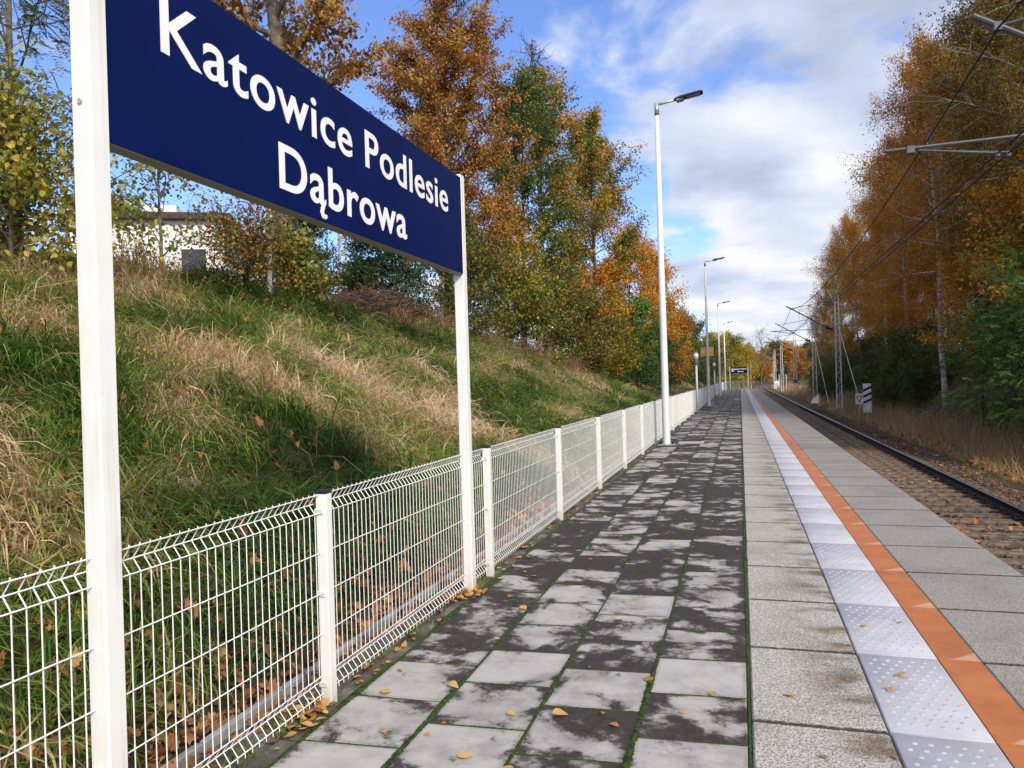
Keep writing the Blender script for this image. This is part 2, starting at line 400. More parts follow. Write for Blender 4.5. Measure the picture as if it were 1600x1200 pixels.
c = t.mix(t.math('MULTIPLY', stain, t.math('ADD', t.math('MULTIPLY', fine, .25), .80), clamp=True), light, dark)
hgt = t.math('ADD', t.noise(o, 160, 3, .7), t.math('MULTIPLY', stain, .5))
t.out(t.pbr(c, .82, 0, t.bump(hgt, .35, .003), .25)); M['slab'] = m
rng = np.random.RandomState(11)
SK = .062
mb = MB(); a1 = []; a2 = []
cols = [(-.5, -.01, 3.40), (-.99, -.5, 3.66), (-1.48, -.99, 3.88), (-1.97, -1.48, 3.62)]
def slab(mb, x0, x1, y0, y1, z, sk, th=.05, b=.005, tilt=(0, 0), g_=.006):
    x0 += g_; x1 -= g_; y0 += g_; y1 -= g_
    def q(x, y, zz): return (x, y + sk * x, zz + (x - (x0 + x1) / 2) * tilt[0] + (y - (y0 + y1) / 2) * tilt[1])
    vs = [q(x0, y0, z - th), q(x1, y0, z - th), q(x1, y1, z - th), q(x0, y1, z - th),
          q(x0, y0, z - b), q(x1, y0, z - b), q(x1, y1, z - b), q(x0, y1, z - b),
          q(x0 + b, y0 + b, z), q(x1 - b, y0 + b, z), q(x1 - b, y1 - b, z), q(x0 + b, y1 - b, z)]
    fs = [(0, 1, 5, 4), (1, 2, 6, 5), (2, 3, 7, 6), (3, 0, 4, 7), (4, 5, 9, 8), (5, 6, 10, 9), (6, 7, 11, 10), (7, 4, 8, 11), (8, 9, 10, 11)]
    mb.add(vs, fs); return len(fs)
for (x0, x1, ph) in cols:
    k0 = int((-6 - ph) / .5)
    for k in range(k0, int((PEND - .2 - ph) / .5)):
        y0 = ph + k * .5
        n = slab(mb, x0, x1, y0, y0 + .5, 0, SK, tilt=((rng.rand() - .5) * .008, (rng.rand() - .5) * .008))
        yb = .06 * np.sin(y0 * 1.1) + np.interp(y0, [0, 3, 4.5, 6, 9, 16, 40], [-.04, -.04, .05, .34, .32, .36, .38])
        r = np.clip(.5 + (rng.rand() - .5) * 1.0 + yb, -.1, 1.25); r2 = rng.rand()
        a1 += [r] * n; a2 += [r2] * n
me = mb.mesh('platform_paving', M['slab'])
nsl = len(mb.v) // 12
exs = np.tile(np.array([-1, 1, 1, -1] * 3, np.float32), nsl); eys = np.tile(np.array([-1, -1, 1, 1] * 3, np.float32), nsl)
for nm, vals in (('ex', exs), ('ey', eys)):
    at = me.attributes.new(nm, 'FLOAT', 'POINT'); at.data.foreach_set('value', vals)
for nm, vals in (('slab', a1), ('slab2', a2)):
    at = me.attributes.new(nm, 'FLOAT', 'FACE'); at.data.foreach_set('value', np.array(vals, np.float32))
tag(mobj('platform_paving', me), kind='structure')
# mossy kerb strip along the fence
m, t = newmat('kerb_mossy'); o = t.obj()
c = t.ramp(t.noise(o, 3.5, 8, .65), [(.3, (.035, .03, .022)), (.5, (.10, .095, .075)), (.7, (.24, .23, .20))])
c = t.mix(t.step(t.noise(o, 2.2, 7, .7), .55, .68), c, (.045, .075, .012))
t.out(t.pbr(c, .9, 0, t.bump(t.noise(o, 60, 5), .6, .006), .2)); M['kerb'] = m
mb = MB(); y = -6.0
while y < PEND - 1:
    mb.box((-2.035, y + .5, -.040 + rng.rand() * .006), (.105, .985, .06), 0, .008)
    mb.box((-2.165, y + .5, -.033 + rng.rand() * .006), (.13, .985, .09), 0, .008); y += 1.0
tag(mb.build('platform_kerb', M['kerb']), kind='structure')

# edge slabs : pale washed aggregate, tactile panel, orange line, grey aggregate
m, t = newmat('aggregate'); o = t.obj()
sx = t.n('ShaderNodeSeparateXYZ'); t.l(o, sx.inputs[0])
sp1 = t.noise(o, 115, 3, .75); vor = t.n('ShaderNodeTexVoronoi'); t.l(o, vor.inputs['Vector']); vor.inputs['Scale'].default_value = 95
spk = t.math('ADD', t.math('MULTIPLY', sp1, .75), t.math('MULTIPLY', vor.outputs['Distance'], .35))
pale = t.ramp(spk, [(.36, (.055, .05, .04)), (.50, (.30, .285, .255)), (.66, (.53, .51, .475))])
grey = t.ramp(spk, [(.34, (.085, .08, .07)), (.52, (.245, .235, .215)), (.75, (.39, .38, .355))])
gfar = t.step(sx.outputs['X'], .8, 1.1)
c = t.mix(gfar, pale, grey)
mpp = t.n('ShaderNodeMapping'); mpp.inputs['Scale'].default_value = (1.2, 2.2, 1); t.l(o, mpp.inputs['Vector'])
st = t.math('MULTIPLY', t.step(t.noise(mpp.outputs[0], 1.5, 7, .6), .45, .62), t.math('MULTIPLY', t.step(sx.outputs['X'], .12, .60), t.math('SUBTRACT', 1.0, gfar)))
c = t.mix(t.math('MULTIPLY', st, .85), c, t.mix(1.0, c, (.30, .20, .13), 'MULTIPLY'))
pat = t.math('MULTIPLY', t.step(t.noise(o, 1.3, 7, .6), .45, .70), .45)
c = t.mix(pat, c, t.mix(1.0, c, (.55, .53, .50), 'MULTIPLY'))
fyj = t.math('FRACT', t.math('ADD', sx.outputs['Y'], 20 - .66)); dj = t.math('MINIMUM', fyj, t.math('SUBTRACT', 1.0, fyj))
dirt = t.step(t.math('SUBTRACT', dj, t.math('MULTIPLY', t.noise(o, 22, 5, .7), .022)), .012, .002)
c = t.mix(t.math('MULTIPLY', dirt, .92), c, (.022, .020, .014))
t.out(t.pbr(c, .85, 0, t.bump(spk, .8, .004), .25)); M['aggregate'] = m
m, t = newmat('tactile'); o = t.obj()
c = t.ramp(t.noise(o, 4, 8, .65), [(.3, (.38, .385, .425)), (.6, (.475, .48, .52)), (.8, (.54, .545, .585))])
wear = t.step(t.noise(o, 2.7, 9, .65, .4), .655, .675)
c = t.mix(t.math('MULTIPLY', t.step(t.noise(o, 1.7, 8, .7), .48, .72), .45), c, (.26, .25, .235))
c = t.mix(wear, c, (.22, .215, .20))
t.out(t.pbr(c, .6, 0, t.bump(t.noise(o, 120, 3), .15, .002), .4)); M['tactile'] = m
m, t = newmat('orange_line'); o = t.obj(); sx = t.n('ShaderNodeSeparateXYZ'); t.l(o, sx.inputs[0])
c = t.ramp(t.noise(o, 3, 9, .7), [(.3, (.33, .11, .035)), (.55, (.44, .155, .052)), (.8, (.50, .21, .085))])
fy = t.math('FRACT', t.math('ADD', sx.outputs['Y'], 10 - .66))         # metres past the slab joint
tri = t.math('SUBTRACT', t.math('MULTIPLY', t.math('SUBTRACT', sx.outputs['X'], 1.045), .85), fy)
worn = t.math('MULTIPLY', t.step(t.math('ADD', tri, t.math('MULTIPLY', t.math('SUBTRACT', t.noise(o, 9, 5), .5), .05)), .0, .02), t.step(fy, .003, .006))
c = t.mix(t.math('MULTIPLY', worn, t.math('ADD', .15, t.math('MULTIPLY', t.noise(o, 6, 5, .7), .8)), clamp=True), c, (.62, .40, .28))
c = t.mix(t.math('MULTIPLY', t.step(t.noise(o, 9, 9, .75), .52, .68), .5), c, (.26, .115, .055))
t.out(t.pbr(c, .6, 0, t.bump(t.noise(o, 110, 3), .3, .003), .35)); M['orange'] = m
ed = MB(); tc = MB(); og = MB(); gr = MB()
for k in range(-6, int(PEND) - 1):
    y0 = .66 + k
    tl = lambda: ((rng.rand() - .5) * .004, (rng.rand() - .5) * .004)
    slab(ed, -.002, .594, y0, y0 + 1, 0, 0, .08, .009, tl(), .008)
    slab(tc, .590, 1.008, y0 + .0, y0 + 1.0, .004, 0, .08, .004)
    slab(og, 1.001, 1.222, y0 - .004, y0 + 1.004, .003, 0, .08, .001)
    slab(gr, 1.215, 2.067, y0, y0 + 1, 0, 0, .16, .009, tl(), .008)
tag(ed.build('platform_edge_inner', M['aggregate']), kind='structure')
tag(gr.build('platform_edge_outer', M['aggregate']), kind='structure')
tag(og.build('safety_line', M['orange']), kind='structure')
# tactile domes
dv = []; 
tops = []
for y_ in np.arange(1.7, 34, .0625):
    row = int(round(y_ / .0625))
    if ((y_ - .66) % 1.0) < .05 or ((y_ - .66) % 1.0) > .96: continue
    for i in range(6):
        xx = .64 + i * .0625 + (.03 if row % 2 else 0)
        if row % 2 and i == 5: continue
        tops.append((xx, y_))
T = np.array(tops); rg = [(.0135, .004), (.0105, .0062), (.005, .0072)]; n8 = 8
an = np.arange(n8) * 2 * PI / n8
V = np.zeros((len(T), 3 * n8, 3)); 
for j, (r_, h_) in enumerate(rg):
    V[:, j * n8:(j + 1) * n8, 0] = T[:, :1] + r_ * np.cos(an); V[:, j * n8:(j + 1) * n8, 1] = T[:, 1:] + r_ * np.sin(an); V[:, j * n8:(j + 1) * n8, 2] = h_
fb = [(j * n8 + i, j * n8 + (i + 1) % n8, (j + 1) * n8 + (i + 1) % n8, (j + 1) * n8 + i) for j in range(2) for i in range(n8)]
fb += [(16, 17, 18, 19), (16, 19, 20, 23), (20, 21, 22, 23)]
F = (np.array(fb)[None] + (np.arange(len(T)) * 24)[:, None, None]).reshape(-1, 4)
b = len(tc.v); tcm = tc
allV = np.concatenate([np.array(tc.v), V.reshape(-1, 3)]); allF = np.concatenate([np.array(tc.f), F + b])
tag(mobj('tactile_strip', np_mesh('tactile_strip', allV, allF, M['tactile'])), kind='structure')
# joint moss : irregular low ridges in the joints
def moss_line(p0, p1, w, h, seed, n):
    r = np.random.RandomState(seed); tt = np.linspace(0, 1, n); p0 = np.array(p0); p1 = np.array(p1)
    dd = (p1 - p0) / np.linalg.norm(p1 - p0); pr = np.array([-dd[1], dd[0]])
    C = p0 + (p1 - p0) * tt[:, None]; L = np.linalg.norm(p1 - p0)
    amt = np.clip(vnoise(tt * L * 2.2, tt * 0, 1, seed) * 1.5 - .15, .02, 1.2)
    wl = w * (.35 + .8 * amt * (.6 + .8 * r.rand(n))); wr = w * (.35 + .8 * amt * (.6 + .8 * r.rand(n))); hh = h * amt * (.5 + r.rand(n))
    V = np.zeros((n, 4, 3))
    V[:, 0, :2] = C + pr * wl[:, None]; V[:, 1, :2] = C + pr * wl[:, None] * .4; V[:, 2, :2] = C - pr * wr[:, None] * .4; V[:, 3, :2] = C - pr * wr[:, None]
    V[:, 0, 2] = -.004; V[:, 3, 2] = -.004; V[:, 1, 2] = hh - .002; V[:, 2, 2] = hh * (.7 + .5 * r.rand(n)) - .002
    i = np.arange(n - 1) * 4
    F = np.concatenate([np.stack([i + k, i + k + 1, i + k + 5, i + k + 4], -1) for k in range(3)])
    return V.reshape(-1, 3), F, r.rand(len(F))
Vs = []; Fs = []; As = []; nb = 0
def addm(p0, p1, w, h, seed, n):
    global nb
    V, F, A = moss_line(p0, p1, w, h, seed, n); Vs.append(V); Fs.append(F + nb); As.append(A); nb += len(V)
for i, xx in enumerate((-.005, -.5, -.99, -1.48, -1.975)):
    addm((xx, 1.0), (xx, 14), .017 if i != 4 else .024, .010, 30 + i, 1300); addm((xx, 14), (xx, 60), .010, .006, 50 + i, 900)
sd_ = 100
for (x0, x1, ph) in cols:
    for k in range(-5, 22):
        y0 = ph + k * .5; sd_ += 1
        addm((x0, y0 + SK * x0), (x1, y0 + SK * x1), .0055, .003, sd_, 50)
tag(mobj('moss', np_mesh('moss', np.concatenate(Vs), np.concatenate(Fs), LP['moss'], {'tint': np.concatenate(As)})), kind='stuff')

# ------------------------------------------------------------------ mesh fence
FX = -2.06; PITCH = 2.58; FY0 = 3.39 - 2 * PITCH; NP = 42
def wire_panel():
    mb = MB()
    L = PITCH - .075
    prof = [(0, 1.075), (0, 1.062), (-.032, 1.018), (0, .972), (0, .15), (-.032, .105), (0, .06), (0, .035)]
    nw = 50
    for i in range(nw):
        yy = -L / 2 + .03 + i * (L - .06) / (nw - 1)
        mb.tube([(p[0], yy, p[1]) for p in prof], .0026, 5, False)
    for (xx, z_) in ((0.004, 1.066), (-.028, 1.018), (.004, .972), (.004, .77), (.004, .565), (.004, .36), (.004, .15), (-.028, .105), (.004, .06)):
        mb.tube([(xx, -L / 2, z_), (xx, L / 2, z_)], .0030, 5, False)
    return mb.mesh('fence_panel', M['wire_paint'])
pm = wire_panel()
pm_post = MB().box((0, 0, .545), (.06, .06, 1.09), 0, .004).mesh('fence_post', M['white_paint'])
cm = MB().box((0, 0, 1.098), (.066, .066, .022), 0, .006).mesh('cap', M['black_plastic'])
clm = MB().box((.0, 0, 0), (.05, .074, .028), 0, .003).mesh('clip', M['mast_paint'])
fence = empty('mesh_fence', (FX, FY0, 0), 0, 'long white welded wire mesh fence with white posts along the grass bank', 'fence')
for k in range(NP):
    y_ = k * PITCH
    if FY0 + y_ > PEND - 1: break
    p = mobj('fence_post', pm_post, fence, (0, y_, -.02)); mobj('cap', cm, p); 
    if FY0 + y_ < 16:
        for z_ in (1.0, .58, .12): mobj('clip', clm, p, (-.012, 0, z_))
    if FY0 + y_ + PITCH < PEND - .5: mobj('fence_panel', pm, fence, (-.012, y_ + PITCH / 2, 0))

# drain channel behind the fence
r = empty('drain_channel', (-2.4, 0, 0), 0, 'grey concrete drain channel with raised lip behind the white mesh fence', 'drain')
mb = MB(); m2 = MB(); y = -6.0
while y < PEND:
    mb.box((0, y + .5, -.15), (.20, .992, .06), 0, .006); m2.box((-.130, y + .5, -.118), (.040, .985, .085), 0, .006); y += 1.0
mb.build('channel', M['concrete_dark'], r)
m2.build('lip', simple('drain_lip', (.33, .34, .35), .8, 0, .25, 5, .4, dirt=((.06, .055, .045), .7)), r)

# ------------------------------------------------------------------ station signs
def text_mesh(body, size, bold, width):
    """lettering as a mesh; the hook of the a-ogonek is drawn as its own outline"""
    def mk(tx):
        c = bpy.data.curves.new('lettering', 'FONT'); c.body = tx; c.size = size; c.offset = bold; c.align_x = 'LEFT'; c.extrude = .0015; c.resolution_u = 8; c.space_character = 1.07
        o = bpy.data.objects.new('tmp', c); COL.objects.link(o); bpy.context.view_layer.update()
        me = bpy.data.meshes.new_from_object(o.evaluated_get(bpy.context.evaluated_depsgraph_get()))
        bpy.data.objects.remove(o); v = np.zeros(len(me.vertices) * 3, np.float32); me.vertices.foreach_get('co', v); return me, v.reshape(-1, 3)
    plain = body.replace('\u0105', 'a')
    me, v = mk(plain)
    hook = None
    if plain != body:
        hx_ = mk(plain[:body.index('\u0105') + 1])[1][:, 0].max()
    lo, hi = v[:, 0].min(), v[:, 0].max(); f = lambda x: (x - (lo + hi) / 2) * width / (hi - lo)
    mb = MB(); 
    vs_ = [(float(f(p[0])), float(p[1]), float(p[2])) for p in v]
    mb.add(vs_, [tuple(p.vertices) for p in me.polygons])
    if plain != body:
        k = size / .3; cx = float(f(hx_)) - .014 * k
        c_ = [(-.004, .004), (-.020, -.020), (-.026, -.040), (-.018, -.055), (.004, -.058), (.022, -.052)]; wd = [.012, .015, .017, .015, .012, .008]
        L_ = []; Rr = []
        for i, (px, py) in enumerate(c_):
            q0 = c_[max(0, i - 1)]; q1 = c_[min(len(c_) - 1, i + 1)]; dx, dy = q1[0] - q0[0], q1[1] - q0[1]; l = math.hypot(dx, dy)
            L_.append((cx + (px - dy / l * wd[i]) * k, (py + dx / l * wd[i]) * k)); Rr.append((cx + (px + dy / l * wd[i]) * k, (py - dx / l * wd[i]) * k))
        for i in range(len(c_) - 1):
            mb.prism([Rr[i], Rr[i + 1], L_[i + 1], L_[i]], Matrix.Translation((0, 0, -.0012)), .0024)
    return mb.mesh('lettering', M['sign_white'])
def station_sign(loc, rz, L, zb, zt, label, texts, ph, pw=.08, icon=None):
    """local x runs along the board, local -y is the reading side"""
    r = empty('station_sign', loc, rz, label, 'station sign')
    for sx in (-1, 1):
        mb = MB().box((sx * (L / 2 + pw / 2), 0, ph / 2 - .1), (pw, pw, ph + .2), 0, .006)
        p = mb.build('post', M['white_paint'], r)
        b = MB()
        for z_ in (zb + .12, zt - .12):
            b.tube([(sx * (L / 2 + pw / 2), 0, z_), (sx * (L / 2 + pw + .006), 0, z_)], .009, 8)
        b.build('bolt', M['galv'], p)
    fr = MB().box((0, .002, (zb + zt) / 2), (L - .002, .070, zt - zb), 0, .004).build('sign_frame', M['sign_back'], r)
    pn = MB().box((0, -.036, (zb + zt) / 2 + .002), (L - .004, .006, zt - zb - .004)).build('sign_panel', M['sign_blue'], r)
    rv = MB()
    for i in range(11):
        for z_ in (zb + .035, zt - .035):
            xx = -L / 2 + .05 + i * (L - .1) / 10
            rv.tube([(xx, -.0385, z_), (xx, -.0405, z_)], .006, 8)
    rv.build('rivet', M['sign_blue'], pn)
    for (body, size, bold, width, cx, z_) in texts:
        o = mobj('lettering', text_mesh(body, size, bold, width), pn, (cx, -.0405, z_)); o.rotation_euler = (PI / 2, 0, 0)
    if icon: icon(pn)
    return r
SL = 3.380
station_sign((-2.055, 2.040 + SL / 2, 0), PI / 2, SL, 2.455, 3.20, 'large near navy blue name sign with white letters on two white posts',
             [('Katowice Podlesie', .304, .0032, 2.85, -.018, 2.872), ('Dąbrowa', .304, .0040, 1.385, -.018, 2.545)], 3.23)
def train_icon(pn):
    mb = MB()
    Mx = Matrix.Translation((-.90, -.0405, 2.36)) @ Matrix.Rotation(PI / 2, 4, 'X')
    for (x0, x1, y0, y1) in ((0, .30, .0, .08), (0, .30, .30, .36), (0, .06, .08, .30), (.24, .30, .08, .30), (.12, .18, .10, .26)):
        mb.prism([(x0, y0), (x1, y0), (x1, y1), (x0, y1)], Mx, .002)
    mb.build('pictogram', M['sign_white'], pn)
station_sign((-.17, PEND - 1.6, 0), 0, 2.16, 2.13, 2.90, 'distant navy blue name sign across the far end of the platform',
             [('Katowice Podlesie', .24, .006, 1.55, .20, 2.60), ('Dąbrowa', .24, .006, .75, .20, 2.28)], 2.95, icon=train_icon)
# end railing
r = empty('end_railing', (-.2, PEND - .6, 0), 0, 'grey mesh railing closing the far end of the platform behind the distant blue sign', 'railing')
mb = MB()
for xx in (-1.55, 0, 1.25): mb.tube([(xx, 0, -.05), (xx, 0, 1.08)], .03, 8)
mb.build('post', M['galv'], r)
mb = MB().tube([(-1.55, 0, 1.08), (1.25, 0, 1.08)], .028, 8).tube([(-1.55, 0, .12), (1.25, 0, .12)], .022, 8).build('rail', M['galv'], r)
mb = MB()
for i in range(45): mb.tube([(-1.5 + i * .061, 0, .12), (-1.5 + i * .061, 0, 1.08)], .006, 4)
mb.build('mesh_infill', M['mast_paint'], r)

# ------------------------------------------------------------------ platform lamps
def lamp_proto():
    r = empty('platform_lamp')
    MB().box((0, 0, .012), (.40, .40, .024), 0, .004).build('base_plate', M['galv'], r)
    b = MB()
    for sx in (-1, 1):
        for sy in (-1, 1): b.tube([(sx * .15, sy * .15, .02), (sx * .15, sy * .15, .085)], .022, 6)
    b.build('anchor_bolt', M['black_plastic'], r)
    MB().tube([(0, 0, .02), (0, 0, .05), (0, 0, 3), (0, 0, 8.09)], [.10, .094, .083, .052], 20).build('pole', M['pole_paint'], r, True)
    MB().box((.088, 0, 1.05), (.012, .09, .34), 0, .004).build('service_hatch', M['pole_paint'], r)
    MB().tube([(0, 0, 8.06), (0, 0, 8.34)], .055, 14).tube([(0, 0, 8.30), (.22, 0, 8.325), (.45, 0, 8.36)], .028, 10).build('bracket', M['galv'], r, True)
    MB().tube([(0, 0, 8.04), (0, 0, 8.07)], .058, 14).build('collar', M['black_plastic'], r)
    h = MB(); Mh = Matrix.Translation((.43, 0, 8.355)) @ Matrix.Rotation(-.15, 4, 'Y') @ Matrix.Scale(.85, 4, (1, 0, 0))
    prof = [(0, .05, .03), (.08, .10, .045), (.22, .14, .05), (.30, .15, .035), (.75, .15, .03), (.80, .13, .015)]
    vs = []; fs = []
    for (x_, w_, hh) in prof:
        for k in range(8):
            a = 2 * PI * (k + .5) / 8
            vs.append(tuple(Mh @ Vector((x_, w_ * math.copysign(min(1, abs(math.cos(a)) * 1.1), math.cos(a)), hh * math.copysign(min(1, abs(math.sin(a)) * 1.1), math.sin(a)) + .01))))
    for i in range(len(prof) - 1):
        for k in range(8): a = i * 8 + k; b_ = i * 8 + (k + 1) % 8; fs.append((a, b_, b_ + 8, a + 8))
    fs += [tuple(range(7, -1, -1)), tuple(range(40, 48))]
    h.add(vs, fs); hd = h.build('lamp_head', M['lamp_dark'], r)
    MB().box(tuple(Mh @ Vector((.15, 0, -.03))), (.20, .18, .06), 0, .01, Mh.to_3x3()).build('driver_housing', M['lamp_grey'], hd)
    MB().box(tuple(Mh @ Vector((.53, 0, -.024))), (.36, .20, .012), 0, .003, Mh.to_3x3()).build('lamp_glass', M['lamp_grey'], hd)
    return r
lp = lamp_proto()
LLAB = ['tall white platform lamp nearest the camera standing on the stained slabs', 'white platform lamp carrying the orange sign beside the fence',
        'slim white platform lamp third along the fence behind the orange sign', 'smallest most distant white platform lamp just before the far blue sign']
for i, (D, px) in enumerate(((18.3, 1040.5), (43.2, 1107), (67.8, 1125.5), (92.4, 1136))):
    x_ = -1.765; y_ = (D + x_ * math.sin(YAW) * 1) / math.cos(YAW)
    y_ = (D - .2913 * 1.765) / .9566
    o = lp if i == 0 else copy_tree(lp)
    o.location = (x_, y_, 0); tag(o, LLAB[i], 'lamp', 'lamps along the platform fence')
# orange sign on the second lamp
y2 = (43.2 - .514) / .9566
r = empty('orange_sign', (-1.765, y2 + .12, 2.86), 0, 'small orange board hung on the second platform lamp', 'sign')
MB().box((-.03, 0, .27), (.74, .03, .54), 0, .004).build('board', M['orange_sign'], r)
mb = MB()
for (x0, z0, w_, h_) in ((-.33, .24, .05, .12), (-.25, .30, .10, .05), (-.25, .22, .10, .04), (.14, .33, .16, .03), (.14, .26, .12, .03)): mb.box((x0 + w_ / 2, -.017, z0 + h_ / 2), (w_, .004, h_))
mb.build('marks', M['sign_white'], r)
MB().box((0, -.02, .27), (.22, .05, .06)).build('bracket', M['galv'], r)
# loudspeaker posts
def spk():
    r = empty('speaker_post')
    MB().tube([(0, 0, -.05), (0, 0, 2.3)], .05, 12).build('post', M['pole_paint'], r, True)
    MB().tube([(0, 0, 2.22), (0, 0, 2.27), (0, 0, 2.72), (0, 0, 2.80), (0, 0, 2.83)], [.06, .105, .105, .08, .03], 14).build('speaker_head', M['lamp_grey'], r, True)
    MB().tube([(0, 0, 2.50), (0, 0, 2.74)], .108, 14).build('white_band', M['white_paint'], r, True)
    return r
s0 = spk(); s0.location = (-1.93, 35.6, 0); tag(s0, 'slim white post with grey cylinder head left of the orange sign', 'speaker post', 'cylinder topped posts by the fence')
s1 = copy_tree(s0); s1.location = (-1.93, 60.8, 0); tag(s1, 'further slim white post with grey cylinder head right of the orange sign', 'speaker post', 'cylinder topped posts by the fence')
# cable cover in the paving near the first lamp
mb = MB().box((-1.22, 19.2, .006), (.62, .62, .012), 0, .003)
cv = mb.build('cable_cover', simple('cover_concrete', (.42, .41, .38), .85, 0, .15, 6, .4)); tag(cv, 'square pale cable pit cover set in the slabs beside the nearest lamp', 'pit cover')

# ------------------------------------------------------------------ railway track
TX = 3.72; RZ = -.76
def tpt(y, off): 
    sh = float(tshift(y)); ds = (float(tshift(y + .5)) - float(tshift(y - .5)))
    return TX + sh + off, y - off * ds
ys = np.concatenate([np.arange(-12, 140, 4.0), np.arange(140, 420, 3.0)])
track = empty('railway_track', (0, 0, 0), 0, 'single railway track with dark rails and leaf strewn concrete sleepers beside the platform', 'railway track')
def rail(off):
    prof = [(-.07, -.172), (.07, -.172), (.07, -.158), (.012, -.135), (.010, -.05), (.036, -.036), (.036, -.006), (.028, 0), (-.028, 0), (-.036, -.006), (-.036, -.036), (-.010, -.05), (-.012, -.135), (-.07, -.158)]
    n = len(prof); V = []; F = []; mi = []
    for y_ in ys:
        for (a, z_) in prof:
            p = tpt(y_, off + a); V.append((p[0], p[1], RZ + z_))
    for i in range(len(ys) - 1):
        for k in range(n):
            a = i * n + k; b = i * n + (k + 1) % n; F.append((a, a + n, b + n, b)); mi.append(1 if k in (6, 7, 8) else 0)
    return mobj('rail', np_mesh('rail', np.array(V), np.array(F), [M['rail_side'], M['rail_top']], midx=mi), track)
rail(-.7525); rail(.7525)
m, t = newmat('sleeper'); o = t.obj()
c = t.ramp(t.noise(o, 6, 8, .65), [(.3, (.05, .032, .022)), (.5, (.14, .105, .078)), (.7, (.24, .20, .16))])
t.out(t.pbr(c, .9, 0, t.bump(t.noise(o, 40, 5), .5, .006), .2))
sm = MB().box((0, 0, -.26), (2.5, .26, .17), 0, .02).mesh('sleeper', m)
fm = MB().box((0, 0, -.172), (.36, .15, .02), 0, .004)
for q in (-1, 1): fm.box((q * .115, 0, -.150), (.10, .13, .05), 0, .012).tube([(q * .12, 0, -.14), (q * .12, 0, -.075)], .03, 6)
fmm = fm.mesh('rail_chair', M['rail_side'])
far = MB(); k = 0; y_ = 6.0
rngs = np.random.RandomState(5)
while y_ < 330:
    p = tpt(y_, 0); a = -math.atan2(float(tshift(y_ + 1)) - float(tshift(y_ - 1)), 2)
    if k < 98:
        s_ = mobj('sleeper', sm, track, (p[0], p[1], RZ + rngs.rand() * .01)); s_.rotation_euler = (0, 0, a + (rngs.rand() - .5) * .01); mobj('rail_chair', fmm, s_, (-.7525, 0, 0)); mobj('rail_chair', fmm, s_, (.7525, 0, 0))
    else:
        far.box((p[0], p[1], RZ - .26), (2.5, .24, .17), a)
    y_ += .6; k += 1
y_ = 5.4
while y_ > -10:
    far.box((TX, y_, RZ - .26), (2.5, .24, .17)); y_ -= .6
tag(far.build('distant_sleepers', m, track), kind='stuff')
# ballast bed
m, t = newmat('ballast_stone'); o = t.obj()
vo = t.n('ShaderNodeTexVoronoi'); vo.inputs['Scale'].default_value = 17; t.l(o, vo.inputs['Vector'])
sep = t.n('ShaderNodeSeparateColor'); t.l(vo.outputs['Color'], sep.inputs[0])
c = t.ramp(sep.outputs[0], [(0, (.035, .022, .016)), (.5, (.10, .07, .053)), (1, (.20, .155, .125))])
c = t.mix(t.step(t.noise(o, 3, 6, .7), .52, .66), c, (.20, .085, .035))
t.out(t.pbr(c, .95, 0, t.bump(vo.outputs['Distance'], .9, .03), .2)); M['ballast'] = m
by = np.concatenate([np.arange(-12, 40, .12), np.arange(40, 140, .5), np.arange(140, 420, 2.5)])
bx = np.concatenate([np.arange(-1.75, 2.6, .1), [2.8, 3.1]])
BX, BY = np.meshgrid(bx, by, indexing='ij')
bz = np.interp(BX, [-1.8, -1.4, 1.35, 1.7, 3.1], [-.25, -.235, -.235, -.26, -.47]) + (np.random.RandomState(2).rand(*BX.shape) - .5) * .05 + (fbm(BX, BY, 2.0, 4) - .5) * .06
V = np.stack([BX + TX + tshift(BY), BY, RZ + bz], -1).reshape(-1, 3); nx, ny = BX.shape; idx = np.arange(nx * ny).reshape(nx, ny)
F = np.stack([idx[:-1, :-1], idx[1:, :-1], idx[1:, 1:], idx[:-1, 1:]], -1).reshape(-1, 4)
# loose stones on top
def stones(n, xs, ys_, zf, size, seed, shp):
    r = np.random.RandomState(seed)
    base = np.array([(1, 0, 0), (-1, 0, 0), (0, 1, 0), (0, -1, 0), (0, 0, 1), (0, 0, -1)], float)
    ft = np.array([(0, 2, 4), (2, 1, 4), (1, 3, 4), (3, 0, 4), (2, 0, 5), (1, 2, 5), (3, 1, 5), (0, 3, 5)])
    x = xs[0] + (xs[1] - xs[0]) * r.rand(n); y = ys_[0] + (ys_[1] - ys_[0]) * r.rand(n) ** 1.5
    s = size * (.5 + r.rand(n)); V = base[None] * (s[:, None, None] * (.6 + .6 * r.rand(n, 6, 1))) + (r.rand(n, 6, 3) - .5) * s[:, None, None] * .5
    V[:, :, 2] *= .75; V += np.stack([x + TX, y, zf(x)], -1)[:, None, :]
    return V.reshape(-1, 3), (ft[None] + (np.arange(n) * 6)[:, None, None]).reshape(-1, 3)
tag(mobj('ballast', np_mesh('ballast', V, F, M['ballast'])), kind='stuff')
bzf = lambda x: RZ + np.interp(x, [-1.8, -1.4, 1.35, 1.7, 3.1], [-.24, -.215, -.215, -.24, -.455])
V, F = stones(26000, (-1.7, 3.3), (10, 60), bzf, .032, 6, 0)
tag(mobj('gravel', np_mesh('gravel', V, F, M['ballast'])), kind='stuff')

